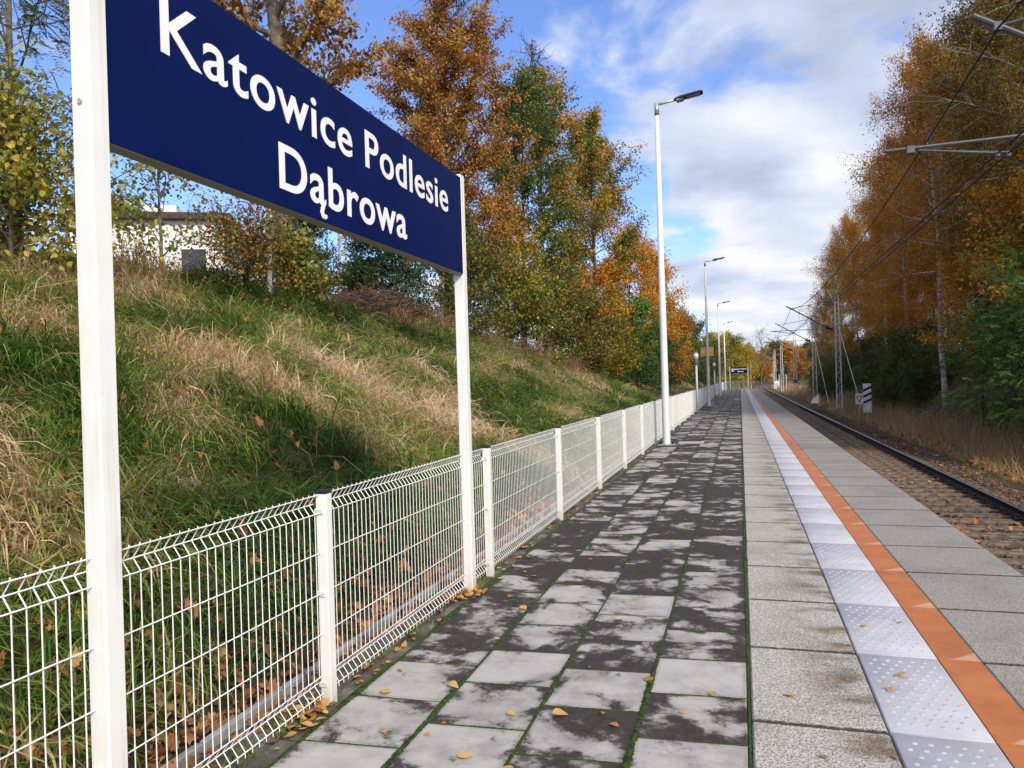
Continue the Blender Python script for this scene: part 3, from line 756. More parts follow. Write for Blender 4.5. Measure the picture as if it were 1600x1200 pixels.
# ------------------------------------------------------------------ catenary masts and wires
MXX = 6.72
def mast_proto(horn=True):
    r = empty('catenary_mast')
    H = 8.25
    MB().box((0, 0, .12), (.52, .62, .34), 0, .03).build('footing', M['concrete_pole'], r)
    for s_ in (-1, 1):
        MB().box((s_ * .15, 0, H / 2), (.07, .10, H), 0, .004, Matrix.Rotation(-s_ * .0085, 3, 'Y')).build('upright', M['mast_paint'], r)
    lc = MB(); z_ = .3; k = 0
    while z_ < H - .45:
        w0 = .15 - .010 * z_ ; 
        for yy in (-.045, .045):
            s_ = 1 if (k % 2 == 0) else -1
            lc.tube([(-s_ * .14, yy, z_), (s_ * .14, yy, z_ + .38)], .014, 4)
        z_ += .38; k += 1
    lc.build('lacing', M['mast_paint'], r)
    b = MB().box((0, 0, 5.45), (.44, .16, .12)).box((0, 0, 6.2), (.42, .16, .08)).box((0, 0, H - .05), (.34, .14, .10)); b.build('band', M['galv'], r)
    return r
def arms(r, X0):
    """cantilever towards the track (local -x)"""
    c = MB()
    tx = TX - X0                                            # local x over the track centre
    c.tube([(-.2, 0, 5.72), (tx - .40, 0, 7.70)], .042, 8)                # inclined strut
    c.tube([(tx - .10, 0, 7.50), (-.15, 0, 7.95)], .022, 6)               # top tie
    c.build('cantilever', M['dark_tube'], r)
    reg = MB().tube([(-.25, 0, 5.95), (tx - 1.58, 0, 5.91)], .024, 8).build('registration_tube', M['grey_tube'], r)
    st = MB().tube([(tx - 1.20, .03, 5.88), (tx + .0, .03, 5.72)], .014, 6).tube([(tx - 1.15, -.05, 5.86), (tx - .16, -.05, 5.70)], .014, 6)
    st.box((tx - 1.25, 0, 5.89), (.10, .10, .10)).box((tx + .0, .03, 5.70), (.05, .05, .07)).box((tx - .16, -.05, 5.69), (.05, .05, .07))
    st.build('steady_arm', M['grey_tube'], r)
    i = MB()
    for (x0, z0, x1, z1) in ((-.3, 5.81, -.75, 6.08), (-.3, 5.95, -.75, 5.94)):
        n = 7; pts = [(x0 + (x1 - x0) * q / (n * 2), 0, z0 + (z1 - z0) * q / (n * 2)) for q in range(n * 2 + 1)]
        i.tube(pts, [.045 if q % 2 else .07 for q in range(n * 2 + 1)], 8)
    i.build('insulator', M['rail_side'], r)
    MB().box((tx - .1, 0, 7.50), (.10, .09, .12)).build('messenger_clamp', M['dark_tube'], r)
ZM = -1.05
mlab = ['catenary mast standing just outside the right edge whose arms reach into the upper right corner', 'lattice catenary mast with white horn bracket and guy wire beside the striped board',
        'second lattice catenary mast along the track with a small pale triangle at its foot', 'third lattice catenary mast along the track with black fittings halfway up',
        'fourth lattice catenary mast along the track', 'fifth lattice catenary mast along the track near the signals', 'farthest lattice catenary mast at the curve', 'lattice catenary mast behind the camera']
myS = [12.2, 58, 76, 102, 134, 166, 200]
p0 = mast_proto()
gw = []
for i, y_ in enumerate(myS):
    o = p0 if i == 0 else copy_tree(p0)
    if i == 0:
        arms(o, MXX)
    o.location = (MXX + float(tshift(y_)), y_, ZM); tag(o, mlab[i], 'mast', 'catenary masts beside the track')
masts = [o for o in bpy.data.objects if o.name.startswith('catenary_mast') and o.parent is None]
m1 = masts[1]
MB().tube([(-.62, 0, 8.62), (-.50, 0, 8.62)], .03, 6).tube([(-.52, 0, 8.62), (-.22, 0, 7.80), (0, 0, 7.80)], .035, 6).build('horn_bracket', M['white_paint'], m1)
MB().tube([(-.60, 0, 8.62), (-.25, 0, 8.72), (.02, 0, 8.55), (.17, 0, 8.2)], .012, 5).build('horn_rod', M['mast_paint'], m1)
for i, L_ in ((1, 1.0), (2, .8)):
    MB().tube([(.05, .0, 6.15), (.62, -6.5 * L_, .05)], .022, 6).build('guy_wire', M['mast_paint'], masts[i])
MB().box((.0, -.14, 2.05), (.62, .06, .12)).box((0, -.14, 1.8), (.4, .1, .22)).build('equipment_box', M['black_plastic'], masts[3])
# wires
def sag_wire(name, x, zs, supports, sag, r, label, x2=None):
    pts = []
    for a, b in zip(supports[:-1], supports[1:]):
        n = 14
        for q in range(n):
            u = q / n; y_ = a + (b - a) * u
            pts.append((x + float(tshift(y_)), y_, zs - sag * 4 * u * (1 - u) * ((b - a) / 46) ** 2))
    y_ = supports[-1]; pts.append((x + float(tshift(y_)), y_, zs))
    o = MB().tube(pts, r, 5).build(name, M['wire_dark'], None); return tag(o, label, 'wire')
sups = [-34, 12.2, 58, 102, 134, 166, 200, 240]
sag_wire('messenger_wire', TX - .1, 6.42, sups, .95, .016, 'upper sagging black catenary wire above the track').name = 'messenger_wire'
sag_wire('contact_wire', TX - .0, 4.66, sups, .08, .014, 'right one of the paired black contact wires above the track')
sag_wire('contact_wire', TX - .16, 4.65, sups, .08, .014, 'left one of the paired black contact wires above the track')
mess = bpy.data.objects['messenger_wire']
dp = MB()
for a, b in zip(sups[:-1], sups[1:]):
    for u in (.15, .32, .5, .68, .85):
        y_ = a + (b - a) * u; x_ = TX - .1 + float(tshift(y_))
        dp.tube([(x_, y_, 6.42 - .95 * 4 * u * (1 - u) * ((b - a) / 46) ** 2), (x_ + .05, y_, 4.66)], .004, 4)
dp.build('dropper', M['wire_dark'], mess)

# lineside boards and signals
r = empty('warning_board', (7.15, 48.6, gz1(7.15, 48.6)), 0, 'tall white lineside board with three slanting black stripes', 'lineside board')
b0 = .62 
MB().tube([(0, .03, -.1), (0, .03, 1.2)], .03, 8).build('post', M['mast_paint'], r)
MB().box((0, 0, b0 + .85), (.45, .03, 1.72), 0, .004).build('board', M['sign_white'], r)
mb = MB()
for z_ in (.62, .98, 1.34):
    Mx = Matrix.Translation((-.225, -.016, b0 + z_)) @ Matrix.Rotation(PI / 2, 4, 'X')
    mb.prism([(0, -.13), (.45, .08), (.45, .23), (0, .02)], Mx, .003)
mb.build('stripe', M['board_black'], r)
r = empty('triangle_board', (6.98, 50.5, gz1(6.98, 50.5)), 0, 'small white square lineside board with a black downward pointing triangle', 'lineside board')
MB().tube([(0, .03, -.1), (0, .03, 1.5)], .022, 8).build('post', M['mast_paint'], r)
MB().box((0, 0, 1.35), (.44, .02, .66), 0, .004).build('board', M['sign_white'], r)
mb = MB(); Mx = Matrix.Translation((0, -.011, 1.35)) @ Matrix.Rotation(PI / 2, 4, 'X')
for (a, b_) in (((-.16, .16), (0, -.22)), ((.16, .16), (0, -.22)), ((-.16, .16), (.16, .16))):
    dx, dy = b_[0] - a[0], b_[1] - a[1]; l_ = math.hypot(dx, dy); nx_, ny_ = -dy / l_ * .022, dx / l_ * .022
    mb.prism([(a[0] - nx_, a[1] - ny_), (b_[0] - nx_, b_[1] - ny_), (b_[0] + nx_, b_[1] + ny_), (a[0] + nx_, a[1] + ny_)], Mx, .002)
mb.build('triangle', M['board_black'], r)
mb = MB(); Mx = Matrix.Translation((6.35, 72.6, gz1(6.35, 72.6) + .15)) @ Matrix.Rotation(PI / 2, 4, 'X')
mb.prism([(-.38, 0), (.36, 0), (.36, .78), (.22, .72), (-.18, .38)], Mx, .03)
o = mb.build('triangle_marker', M['sign_white']); tag(o, 'small pale triangular marker on the ground at the foot of the second mast', 'marker')
def signal(x, y, h, label, head, board):
    r = empty('railway_signal', (x, y, gz1(x, y)), 0, label, 'signal')
    MB().tube([(0, 0, -.1), (0, 0, h)], .08, 8).build('post', M['mast_paint'], r)
    hd = MB().box((0, -.12, h - head / 2), (.55, .12, head), 0, .05).build('signal_head', M['board_black'], r)
    l = MB(); n = max(2, int(head / .4))
    for i in range(n):
        z_ = h - head * (i + .5) / n; l.tube([(0, -.18, z_), (0, -.30, z_ + .01)], .11, 10)
    l.build('lens_hood', M['black_plastic'], hd)
    if board:
        MB().box((-.5, -.05, 1.1), (.75, .03, 1.7), .0, .004, Matrix.Rotation(.18, 3, 'Y')).build('board', M['sign_white'], r)
        q = MB()
        for z_ in (.9, 1.25):
            q.prism([(-.3, -.1), (.3, .12), (.3, .24), (-.3, .02)], Matrix.Translation((-.5, -.068, z_)) @ Matrix.Rotation(PI / 2, 4, 'X'), .003)
        q.build('stripe', M['board_black'], r)
signal(7.45, 160, 5.2, 'far railway signal with tall black head and a tilted striped white board', 1.9, True)
signal(6.9, 126, 4.4, 'nearer railway signal with short black head in front of the fourth mast', 1.2, False)
def lens_post(x, y, h, label):
    r = empty('marker_post', (x, y, gz1(x, y)), 0, label, 'marker post')
    MB().tube([(0, 0, -.1), (0, 0, h)], .09, 8).build('post', M['concrete_pole'], r)
    MB().tube([(0, .0, h - .6), (0, 0, h - .5), (0, 0, h + .5), (0, 0, h + .6)], [.12, .2, .2, .1], 10).build('plate', M['sign_white'], r, True)
lens_post(3.9 + float(tshift(190)) - 4.4, 190, 2.4, 'pale round topped marker post left of the curving track')
# slim wooden pole and viaduct at the far end
r = empty('utility_pole', (1.9, 150, gz1(1.9, 150)), 0, 'thin distant utility pole left of the track before the bare tree', 'utility pole')
MB().tube([(0, 0, -.2), (0, 0, 5.6)], [.16, .12], 8).build('pole', M['concrete_pole'], r)
MB().box((0, 0, 5.2), (1.2, .1, .1)).build('crossarm', M['bark'], r)

# ------------------------------------------------------------------ leaf and tree builders
def unit(v): return v / np.maximum(np.linalg.norm(v, axis=-1, keepdims=True), 1e-6)
def leaf_arrays(P, D, N, L, W, fold=.25):
    """one folded quad leaf (two faces would double the cost) at P along D"""
    S = unit(np.cross(D, N)); N2 = np.cross(S, D)
    L = np.broadcast_to(np.asarray(L, float), (len(P),))[:, None]; W = np.broadcast_to(np.asarray(W, float), (len(P),))[:, None]
    mid = P + D * L * .5; up = N2 * W * fold
    V = np.stack([P, mid + S * W + up, P + D * L, mid - S * W + up], 1)
    return V.reshape(-1, 3), np.arange(len(P) * 4).reshape(-1, 4)
def leaf_round(P, D, N, L, W):
    """broader leaf for the nearest plants: two quads folded along the midrib"""
    S = unit(np.cross(D, N)); N2 = np.cross(S, D); L = np.asarray(L)[:, None]; W = np.asarray(W)[:, None]
    pt = lambda a, b, c: P + D * L * a + S * W * b + N2 * W * c
    V = np.stack([P, pt(.28, .95, .25), pt(.70, .75, .18), P + D * L - N2 * W * .25, pt(.70, -.75, .18), pt(.28, -.95, .25)], 1)
    b = (np.arange(len(P)) * 6)[:, None]
    return V.reshape(-1, 3), np.concatenate([b + [[0, 1, 2, 3]], b + [[0, 3, 4, 5]]])

def rand_dirs(r, n, zb=0.0):
    d = r.randn(n, 3); d[:, 2] += zb; return unit(d)

def limb(mb, p, d, L, r0, n, seed, droop=0.0, wob=.15, nn=5):
    """wobbly tapering limb, returns its points"""
    r = np.random.RandomState(seed); pts = [np.array(p, float)]; d = unit(np.array(d, float))
    for i in range(n):
        d = unit(d + r.randn(3) * wob + np.array([0, 0, droop]))
        pts.append(pts[-1] + d * L / n)
    rad = [max(r0 * (1 - .85 * i / n), .004) for i in range(n + 1)]
    mb.tube(pts, rad, nn, False); return np.array(pts)

def tree_meshes(key, H, r0, cb, R, prof, nprim, nsec, nleaf, ls, seed, leafmat_, bark, up=.5, droop=0.0, clump=.3, hang=0.0, lean=(0, 0), wob=.05, bare_top=0.0, frond=False, tint=(.5, .2), lw=.36, sides=8, broad=False):
    rs = np.random.RandomState(seed); mb = MB()
    n = 12; tp = []; x = y = 0.0
    for i in range(n + 1):
        u = i / n; tp.append((x + lean[0] * u * H, y + lean[1] * u * H, u * H - .15 * (i == 0))); x += rs.randn() * wob * H / n; y += rs.randn() * wob * H / n
    tp = np.array(tp); rad = [r0 * (1.25 if i == 0 else 1) * (1 - .93 * (i / n) ** .85) + .006 for i in range(n + 1)]
    mb.tube(tp, rad, sides, False)
    anchors = []; atint = []; az = rs.rand() * 6
    for k in range(nprim):
        u = cb + (1 - cb) * ((k + .5) / nprim) ** .9; s = (u - cb) / (1 - cb)
        q = u * n; i = min(int(q), n - 1); p = tp[i] + (tp[i + 1] - tp[i]) * (q - i)
        az += 2.4 + rs.randn() * .3; L = R * prof(s) * (.75 + .5 * rs.rand()); el = up + .55 * s + rs.randn() * .15
        d = (math.cos(az) * math.cos(el), math.sin(az) * math.cos(el), math.sin(el))
        pr = limb(mb, p, d, L, max(.012, r0 * .34 * (1 - .7 * s)), 5, rs.randint(1000000), droop, .13, 5)
        bare = u > 1 - bare_top
        for j in range(nsec):
            f = .3 + .7 * (j + rs.rand()) / nsec; q = f * 5; i = min(int(q), 4); p2 = pr[i] + (pr[i + 1] - pr[i]) * (q - i)
            d2 = unit(unit(pr[i + 1] - pr[i]) * .8 + rand_dirs(rs, 1, .15)[0] * .9)
            L2 = L * (.25 + .35 * rs.rand()) + .15
            sc_ = limb(mb, p2, d2, L2, (.022 if bare else .010) + r0 * .03, 3, rs.randint(1000000), droop * .7, .2, 3)
            if not bare:
                anchors.append(sc_); atint.append(rs.randn())
            elif rs.rand() < .9:
                for _ in range(2): limb(mb, sc_[2], rand_dirs(rs, 1, .6)[0], L2 * .6, .016, 3, rs.randint(1000000), 0, .25, 3)
        if not bare: anchors.append(pr[-4:]); atint.append(rs.randn())
    if not anchors: anchors = [pr[-4:]]; atint = [0.0]
    A = np.array(anchors); T = np.array(atint)
    ki = rs.randint(0, len(A), nleaf); u = rs.rand(nleaf) * 3 * .999; ii = u.astype(int); ff = (u - ii)[:, None]
    P = A[ki, ii] * (1 - ff) + A[ki, ii + 1] * ff
    P = P + rs.randn(nleaf, 3) * clump * (.45 + .55 * rs.rand(nleaf, 1)) * np.array([1, 1, .8])
    if hang > 0: P[:, 2] -= np.abs(rs.randn(nleaf)) * hang
    tt = np.clip(tint[0] + T[ki] * tint[1] * .7 + rs.randn(nleaf) * tint[1] * .8, 0, 1)
    if frond:
        m = 12; base = P; out = unit(P - np.array([tp[-1][0] * .5, tp[-1][1] * .5, H * .45])); fd = unit(out * np.array([1, 1, .3]) + rs.randn(nleaf, 3) * .35 + np.array([0, 0, -.15]))
        nn_ = unit(rs.randn(nleaf, 3) * .35 + np.array([0, 0, 1])); side = unit(np.cross(fd, nn_)); FL = ls * 4.2
        t_ = (np.arange(m) // 2 + 1) / (m / 2 + .5); sg = np.where(np.arange(m) % 2, 1, -1)
        curve = -.25 * t_ ** 2 * FL
        Pl = base[:, None, :] + fd[:, None, :] * (t_ * FL)[None, :, None]; Pl[:, :, 2] += curve
        Dl = unit(side[:, None, :] * sg[None, :, None] + fd[:, None, :] * .45 + rs.randn(nleaf, m, 3) * .12)
        Nl = np.repeat(nn_[:, None, :], m, 1)
        V, F = leaf_arrays(Pl.reshape(-1, 3), Dl.reshape(-1, 3), Nl.reshape(-1, 3), ls, ls * .18)
        tt = np.repeat(tt, m)
    else:
        D = rand_dirs(rs, nleaf, -.35 - hang); N = rand_dirs(rs, nleaf, .7)
        s_ = ls * (.65 + .7 * rs.rand(nleaf))
        if broad: V, F = leaf_round(P, D, N, s_, s_ * lw); tt = np.tile(tt, 2)
        else: V, F = leaf_arrays(P, D, N, s_, s_ * lw)
    return mb.mesh(key + '_trunk', bark, True), np_mesh(key + '_crown', V, F, leafmat_, {'tint': tt})

def place_tree(name, ms, x, y, rz=0.0, s=1.0, label=None, cat='tree', group=None, dz=-.08, sz=None):
    o = empty(name, (x, y, gz1(x, y) + dz), rz, label, cat, group); o.scale = (s, s, sz or s)
    stem = 'trunk' if cat == 'tree' else 'stems'; cr = 'crown' if cat == 'tree' else 'foliage'
    mobj(stem, ms[0], o); mobj(cr, ms[1], o); return o

oakp = lambda s: math.sin(PI * (.18 + .76 * s)) ** .7
birchp = lambda s: .62 + .55 * s / .3 if s < .3 else max(.18, 1.17 * math.sqrt(max(0, 1 - ((s - .3) / .74) ** 2)))
conep = lambda s: max(.06, 1 - s)
roundp = lambda s: math.sin(PI * (.12 + .8 * s)) ** .6
bushp = lambda s: .75 + .35 * math.sin(PI * s)

# ---- trees on the left bank
place_tree('oak_tree', tree_meshes('oak_a', 13.5, .25, .27, 3.5, oakp, 30, 9, 40000, .105, 521, LP['oak_brown'], M['bark'], .25, .02, .19, tint=(.52, .24), broad=True),
           -9.2, 13.9, .3, 1, 'thick trunked oak with sparse brown leaves rising behind the big blue sign')
place_tree('oak_tree', tree_meshes('oak_b', 13.2, .20, .20, 3.3, oakp, 32, 12, 60000, .095, 22, LP['oak_brown'], M['bark_dark'], .45, .02, .18, bare_top=.10, tint=(.5, .22), broad=True),
           -11.0, 27.5, 1.2, 1, 'golden brown oak with bare twigs at its tip just right of the big blue sign')
place_tree('ailanthus_tree', tree_meshes('ailanthus', 7.4, .07, .18, 2.1, roundp, 22, 5, 2300, .078, 23, LP['sumac'], M['bark'], .45, .0, .30, frond=True, tint=(.42, .2)),
           -9.75, 8.15, .4, 1, 'feathery tree with long compound leaves in the upper left corner behind the near sign post')
place_tree('lime_shrub', tree_meshes('lime', 1.35, .035, .06, 1.15, bushp, 26, 8, 6000, .068, 24, LP['yellow_green'], M['bark'], .5, -.03, .2, tint=(.45, .22), lw=.45, broad=True),
           -8.7, 7.2, .0, 1, 'yellow green round leaved shrub at the left edge of the photo', 'shrub')
place_tree('hazel_shrub', tree_meshes('hazel', 2.7, .03, .10, .75, bushp, 15, 5, 1250, .065, 25, LP['yellow_green'], M['bark'], .8, -.02, .2, tint=(.3, .2), lw=.42, broad=True),
           -9.0, 10.1, .0, 1, 'thin green shrub just right of the near sign post in front of the white house', 'shrub')
place_tree('understory_shrub', tree_meshes('under_a', 1.3, .03, .04, 1.5, bushp, 26, 7, 7000, .075, 36, LP['bush_olive'], M['bark_dark'], .5, 0, .25, tint=(.3, .22)),
           -10.4, 7.7, 0, 1, 'shadowy olive shrub behind the near sign post below the feathery tree', 'shrub')
place_tree('slender_tree', tree_meshes('slender', 4.6, .05, .5, 1.1, roundp, 12, 4, 500, .08, 26, LP['green'], M['bark_birch'], .7, 0, .2, tint=(.5, .2), lean=(.03, -.02), broad=True),
           -8.7, 12.6, .0, 1, 'slender pale stemmed young tree left of the thick oak trunk')
place_tree('bramble_shrub', tree_meshes('bramble', .8, .02, .05, 1.1, bushp, 26, 7, 4200, .06, 27, LP['bush_olive'], M['bark_dark'], .6, 0, .22, tint=(.6, .25), broad=True),
           -8.9, 12.1, .0, 1, 'reddish brown bramble thicket in front of the white house wall', 'shrub')
place_tree('ivy_shrub', tree_meshes('ivy', 1.0, .02, .05, .9, bushp, 18, 5, 2200, .08, 28, LP['yellow_green'], M['bark_dark'], .8, 0, .2, tint=(.35, .2), lw=.45, broad=True),
           -8.75, 13.7, .0, 1, 'leafy olive shrub round the foot of the thick oak trunk', 'shrub')
place_tree('spruce_tree', tree_meshes('spruce_a', 4.8, .08, .03, 2.0, conep, 60, 8, 30000, .10, 29, LP['dark_green'], M['bark_dark'], -.1, -.02, .13, tint=(.45, .22), lw=.22),
           -10.2, 20.3, .0, 1, 'dark conical spruce under the middle of the big blue sign')
place_tree('spruce_tree', tree_meshes('spruce_b', 5.4, .08, .04, 1.5, conep, 40, 6, 18000, .085, 30, LP['green'], M['bark_dark'], -.05, -.02, .16, tint=(.3, .2), lw=.24),
           -12.2, 19.3, .0, 1, 'loose greyish green conifer between the thick oak and the dark spruce')
place_tree('pine_tree', tree_meshes('pine_s', 4.8, .07, .12, 1.5, conep, 30, 6, 12000, .10, 31, LP['green'], M['bark_dark'], .15, 0, .2, tint=(.3, .22), lw=.16),
           -9.4, 25.6, .0, 1, 'young blue green pine right of the far sign post')
MXD = [
 ('mixed_tree', 'mixA', dict(H=13.0, r0=.16, cb=.10, R=2.7, prof=roundp, nprim=30, nsec=8, nleaf=26000, ls=.13, lm='green', tint=(.42, .22)), -10.2, 35.5, 'tall dull green tree in the middle of the left grove'),
 ('mixed_tree', 'mixB', dict(H=15.8, r0=.18, cb=.12, R=3.0, prof=roundp, nprim=34, nsec=9, nleaf=32000, ls=.14, lm='green_orange', tint=(.62, .24)), -10.2, 41.5, 'tallest orange topped tree of the left grove'),
 ('mixed_tree', 'mixC', dict(H=15.2, r0=.16, cb=.08, R=3.2, prof=roundp, nprim=34, nsec=9, nleaf=34000, ls=.14, lm='green_orange', tint=(.55, .22)), -8.2, 45.5, 'olive and orange tree at the right side of the left grove'),
 ('mixed_tree', 'mixD', dict(H=15.0, r0=.16, cb=.10, R=2.9, prof=roundp, nprim=28, nsec=7, nleaf=20000, ls=.14, lm='oak_brown', tint=(.6, .2)), -9.9, 52.0, 'amber tree leaning out at the right end of the left grove'),
 ('mixed_tree', 'mixE', dict(H=10.5, r0=.14, cb=.10, R=2.6, prof=roundp, nprim=26, nsec=7, nleaf=20000, ls=.12, lm='oak_brown', tint=(.6, .2)), -13.0, 33.0, 'reddish brown tree behind the golden oak'),
]
for nm, key, kw, x_, y_, lab in MXD:
    place_tree(nm, tree_meshes(key, kw['H'], kw['r0'], kw['cb'], kw['R'], kw['prof'], kw['nprim'], kw['nsec'], kw['nleaf'], kw['ls'], hash(key) % 1000 if False else sum(map(ord, key)), LP[kw['lm']], M['bark_dark'], .35, .02, .26, tint=kw['tint']), x_, y_, .7, 1, lab)
bare = tree_meshes('bare', 17.5, .15, .45, 2.3, roundp, 26, 7, 60, .1, 41, LP['oak_brown'], M['bark_dark'], .95, .04, .2, bare_top=1.0 - .46)
place_tree('bare_tree', bare, -10.4, 41.0, .2, 1, 'leafless tree whose bare twigs stand above the left grove')
SHR = [  # x, y, H, R, leaf, n, mat, tint, label
 (-8.3, 23.3, 2.6, 1.5, .10, 5200, 'bush_olive', (.35, .2), 'olive green shrub at the crest right of the far sign post'),
 (-8.9, 29.0, 4.6, 1.7, .11, 6500, 'yellow', (.55, .25), 'yellow maple shrub below the golden oak'),
 (-8.0, 28.0, 2.7, 1.9, .10, 8000, 'yellow_green', (.25, .22), 'wide yellowish green shrub on the crest below the yellow maple'),
 (-7.8, 31.5, 3.0, 2.0, .10, 9000, 'bush_olive', (.35, .22), 'dull olive thicket with brown stalks on the bank crest'),
 (-7.0, 34.0, 2.5, 1.9, .10, 9000, 'bush_olive', (.4, .22), 'olive thicket next to the orange maple'),
 (-7.0, 38.5, 4.4, 1.7, .13, 6000, 'bright_orange', (.5, .25), 'glowing orange maple shrub in front of the left grove'),
 (-6.5, 38.0, 2.4, 1.7, .10, 7500, 'yellow_green', (.3, .22), 'yellow flecked green shrub below the orange maple'),
 (-5.6, 42.5, 3.9, 1.9, .11, 14000, 'robinia', (.4, .22), 'dense fresh green bush left of the nearest lamp'),
 (-6.0, 55.0, 2.6, 2.2, .12, 8000, 'dark_green', (.6, .25), 'dark green shrub right of the nearest lamp above the fence'),
 (-7.2, 47.0, 3.4, 1.9, .12, 7000, 'green_orange', (.6, .22), 'orange and green shrub behind the dense green bush'),
]
for i, (x_, y_, H_, R_, ls, n_, mt, ti, lab) in enumerate(SHR):
    place_tree('shrub', tree_meshes('shrub%d' % i, H_, .05, .04, R_, bushp, 22, 7, n_, ls, 60 + i, LP[mt], M['bark_dark'], .45, 0, .22, tint=ti, lw=.4), x_, y_, i * .9, 1, lab, 'shrub')
# further left trees along the platform
FT = [
 ('rust_tree', (11.5, .16, .06, 2.3, birchp), 'rust', (.75, .2), 20000, .15, -7.4, 68, 'orange birch like tree right behind the nearest lamp'),
 ('rust_tree', (12.5, .16, .10, 2.3, birchp), 'rust', (.6, .2), 16000, .16, -8.9, 63, 'rust brown tall tree partly hidden by the nearest lamp'),
 ('green_tree', (10.0, .16, .10, 2.4, roundp), 'green', (.3, .2), 9000, .17, -8.2, 82, 'dark grey green loose tree behind the second lamp'),
 ('green_tree', (8.0, .16, .05, 2.6, roundp), 'green', (.5, .2), 12000, .17, -6.6, 88, 'mid green tree left of the orange board'),
 ('rust_tree', (7.0, .14, .05, 2.6, roundp), 'rust', (.4, .2), 10000, .16, -6.4, 79, 'low brown tree above the first cylinder post'),
 ('dark_tree', (7.5, .14, .04, 2.8, roundp), 'dark_green', (.5, .2), 9000, .18, -5.6, 100, 'dark green tree behind the orange board'),
 ('yellow_tree', (8.6, .16, .05, 3.0, roundp), 'yellow_green', (.6, .2), 9000, .22, -4.4, 128, 'yellow green tree left above the far blue sign'),
 ('yellow_tree', (9.6, .16, .05, 3.2, roundp), 'yellow_green', (.4, .2), 10000, .22, -2.0, 140, 'greener tall tree right above the far blue sign'),
 ('yellow_tree', (7.8, .16, .05, 2.4, roundp), 'yellow', (.55, .2), 8000, .22, .2, 146, 'yellow tree right of the far blue sign'),
 ('dark_tree', (6.4, .14, .03, 3.0, roundp), 'bush_olive', (.35, .2), 9000, .2, -3.9, 116, 'shadowy olive tree behind the far blue sign'),
]
for i, (nm, a, mt, ti, n_, ls, x_, y_, lab) in enumerate(FT):
    place_tree(nm, tree_meshes('ft%d' % i, *a[:5], 24, 6, n_, ls, 80 + i, LP[mt], M['bark_dark'], .35, 0, .42, tint=ti, hang=.3 if nm == 'rust_tree' else 0), x_, y_, i, 1, lab)
place_tree('bare_tree', tree_meshes('bare_far', 13, .22, .3, 4.2, roundp, 22, 6, 1500, .2, 95, LP['oak_brown'], M['bark'], .6, .02, .3, bare_top=.35), 5.2, 205, 0, 1, 'distant pale bare tree above the end of the track')
# backdrop of trees round the far curve
fbk = {}
for k, (mt, ti) in enumerate((('oak_brown', (.45, .2)), ('yellow_green', (.5, .2)), ('rust', (.5, .2)), ('green', (.4, .2)))):
    fbk[k] = tree_meshes('back%d' % k, 10, .2, .05, 3.6, roundp, 22, 6, 6500, .34, 110 + k, LP[mt], M['bark_dark'], .35, 0, .55, tint=ti)
BL = ['brown autumn tree closing the view beyond the curve', 'yellow green tree closing the view beyond the curve', 'rust coloured tree closing the view beyond the curve', 'green tree closing the view beyond the curve']
rb = np.random.RandomState(77)
for i in range(64):
    u = i / 63; x_ = -62 + 120 * u + rb.randn() * 2; y_ = 250 + rb.rand() * 60 + 40 * abs(u - .5)
    if abs(x_ - TX - float(tshift(y_))) < 6.5: continue
    k = rb.randint(4); place_tree('autumn_tree', fbk[k], x_, y_, rb.rand() * 6, .75 + .5 * rb.rand(), BL[k], 'tree', BL[k].split(' closing')[0] + 's beyond the curve')
for i in range(9):      # across the line's end
    k = rb.randint(4); place_tree('autumn_tree', fbk[k], 14 + i * 4.6, 455 + rb.rand() * 20, rb.rand() * 6, 1.5 + .4 * rb.rand(), BL[k], 'tree', BL[k].split(' closing')[0] + 's beyond the curve')
for i in range(5):
    k = (0, 2, 1)[i % 3]; place_tree('autumn_tree', fbk[k], 4.5 + i * 1.5, 332 + 5 * (i % 2), i * 1.1, .95, BL[k], 'tree', BL[k].split(' closing')[0] + 's beyond the curve')
for i in range(16):     # left of the line between the platform end and the curve
    x_ = -9 - rb.rand() * 16; y_ = 105 + i * 8; k = rb.randint(4)
    place_tree('autumn_tree', fbk[k], x_, y_, rb.rand() * 6, .7 + .35 * rb.rand(), BL[k].replace('closing the view beyond the curve', 'left of the line past the platform'), 'tree', BL[k].split(' closing')[0] + 's left of the line')
for i in range(9):     # plateau behind the left bank
    x_ = -24 - rb.rand() * 22; y_ = 34 + i * 7; k = (0, 3, 1)[rb.randint(3)]
    place_tree('autumn_tree', fbk[k], x_, y_, rb.rand() * 6, .55 + .3 * rb.rand(), BL[k].replace('closing the view beyond the curve', 'on the plateau behind the left grove'), 'tree', BL[k].split(' closing')[0] + 's on the plateau')

# ---- forest right of the track
birch = []
for k, (mt, ti, H) in enumerate((('rust', (.58, .2), 15), ('rust', (.48, .22), 16), ('olive_rust', (.30, .2), 15), ('green_orange', (.56, .2), 14))):
    birch.append(tree_meshes('birch%d' % k, H, .13, (.22, .34, .28, .34)[k], 2.6, birchp, 32, 10, (56000, 42000, 46000, 38000)[k], .082, 200 + k, LP[mt], M['bark_birch'], .40, -.05, .20, hang=.42, tint=ti, wob=.035, lw=.34, lean=((-.05, 0), (.02, .02), (-.02, 0), (.04, -.03))[k]))
oakr = [tree_meshes('oakr%d' % k, 9, .14, .16, 3.0, oakp, 26, 7, 17000, .15, 220 + k, LP['rust'], M['bark'], .25, 0, .32, tint=(.62, .2)) for k in range(2)]
piner = tree_meshes('piner', 15, .16, .28, 1.9, roundp, 30, 6, 20000, .13, 230, LP['dark_green'], M['bark_dark'], .2, 0, .3, tint=(.35, .2), lw=.15)
BG = ['tall birch with rust orange crown and pale trunk in the forest right of the track', 'tall birch with thin olive brown crown in the forest right of the track']
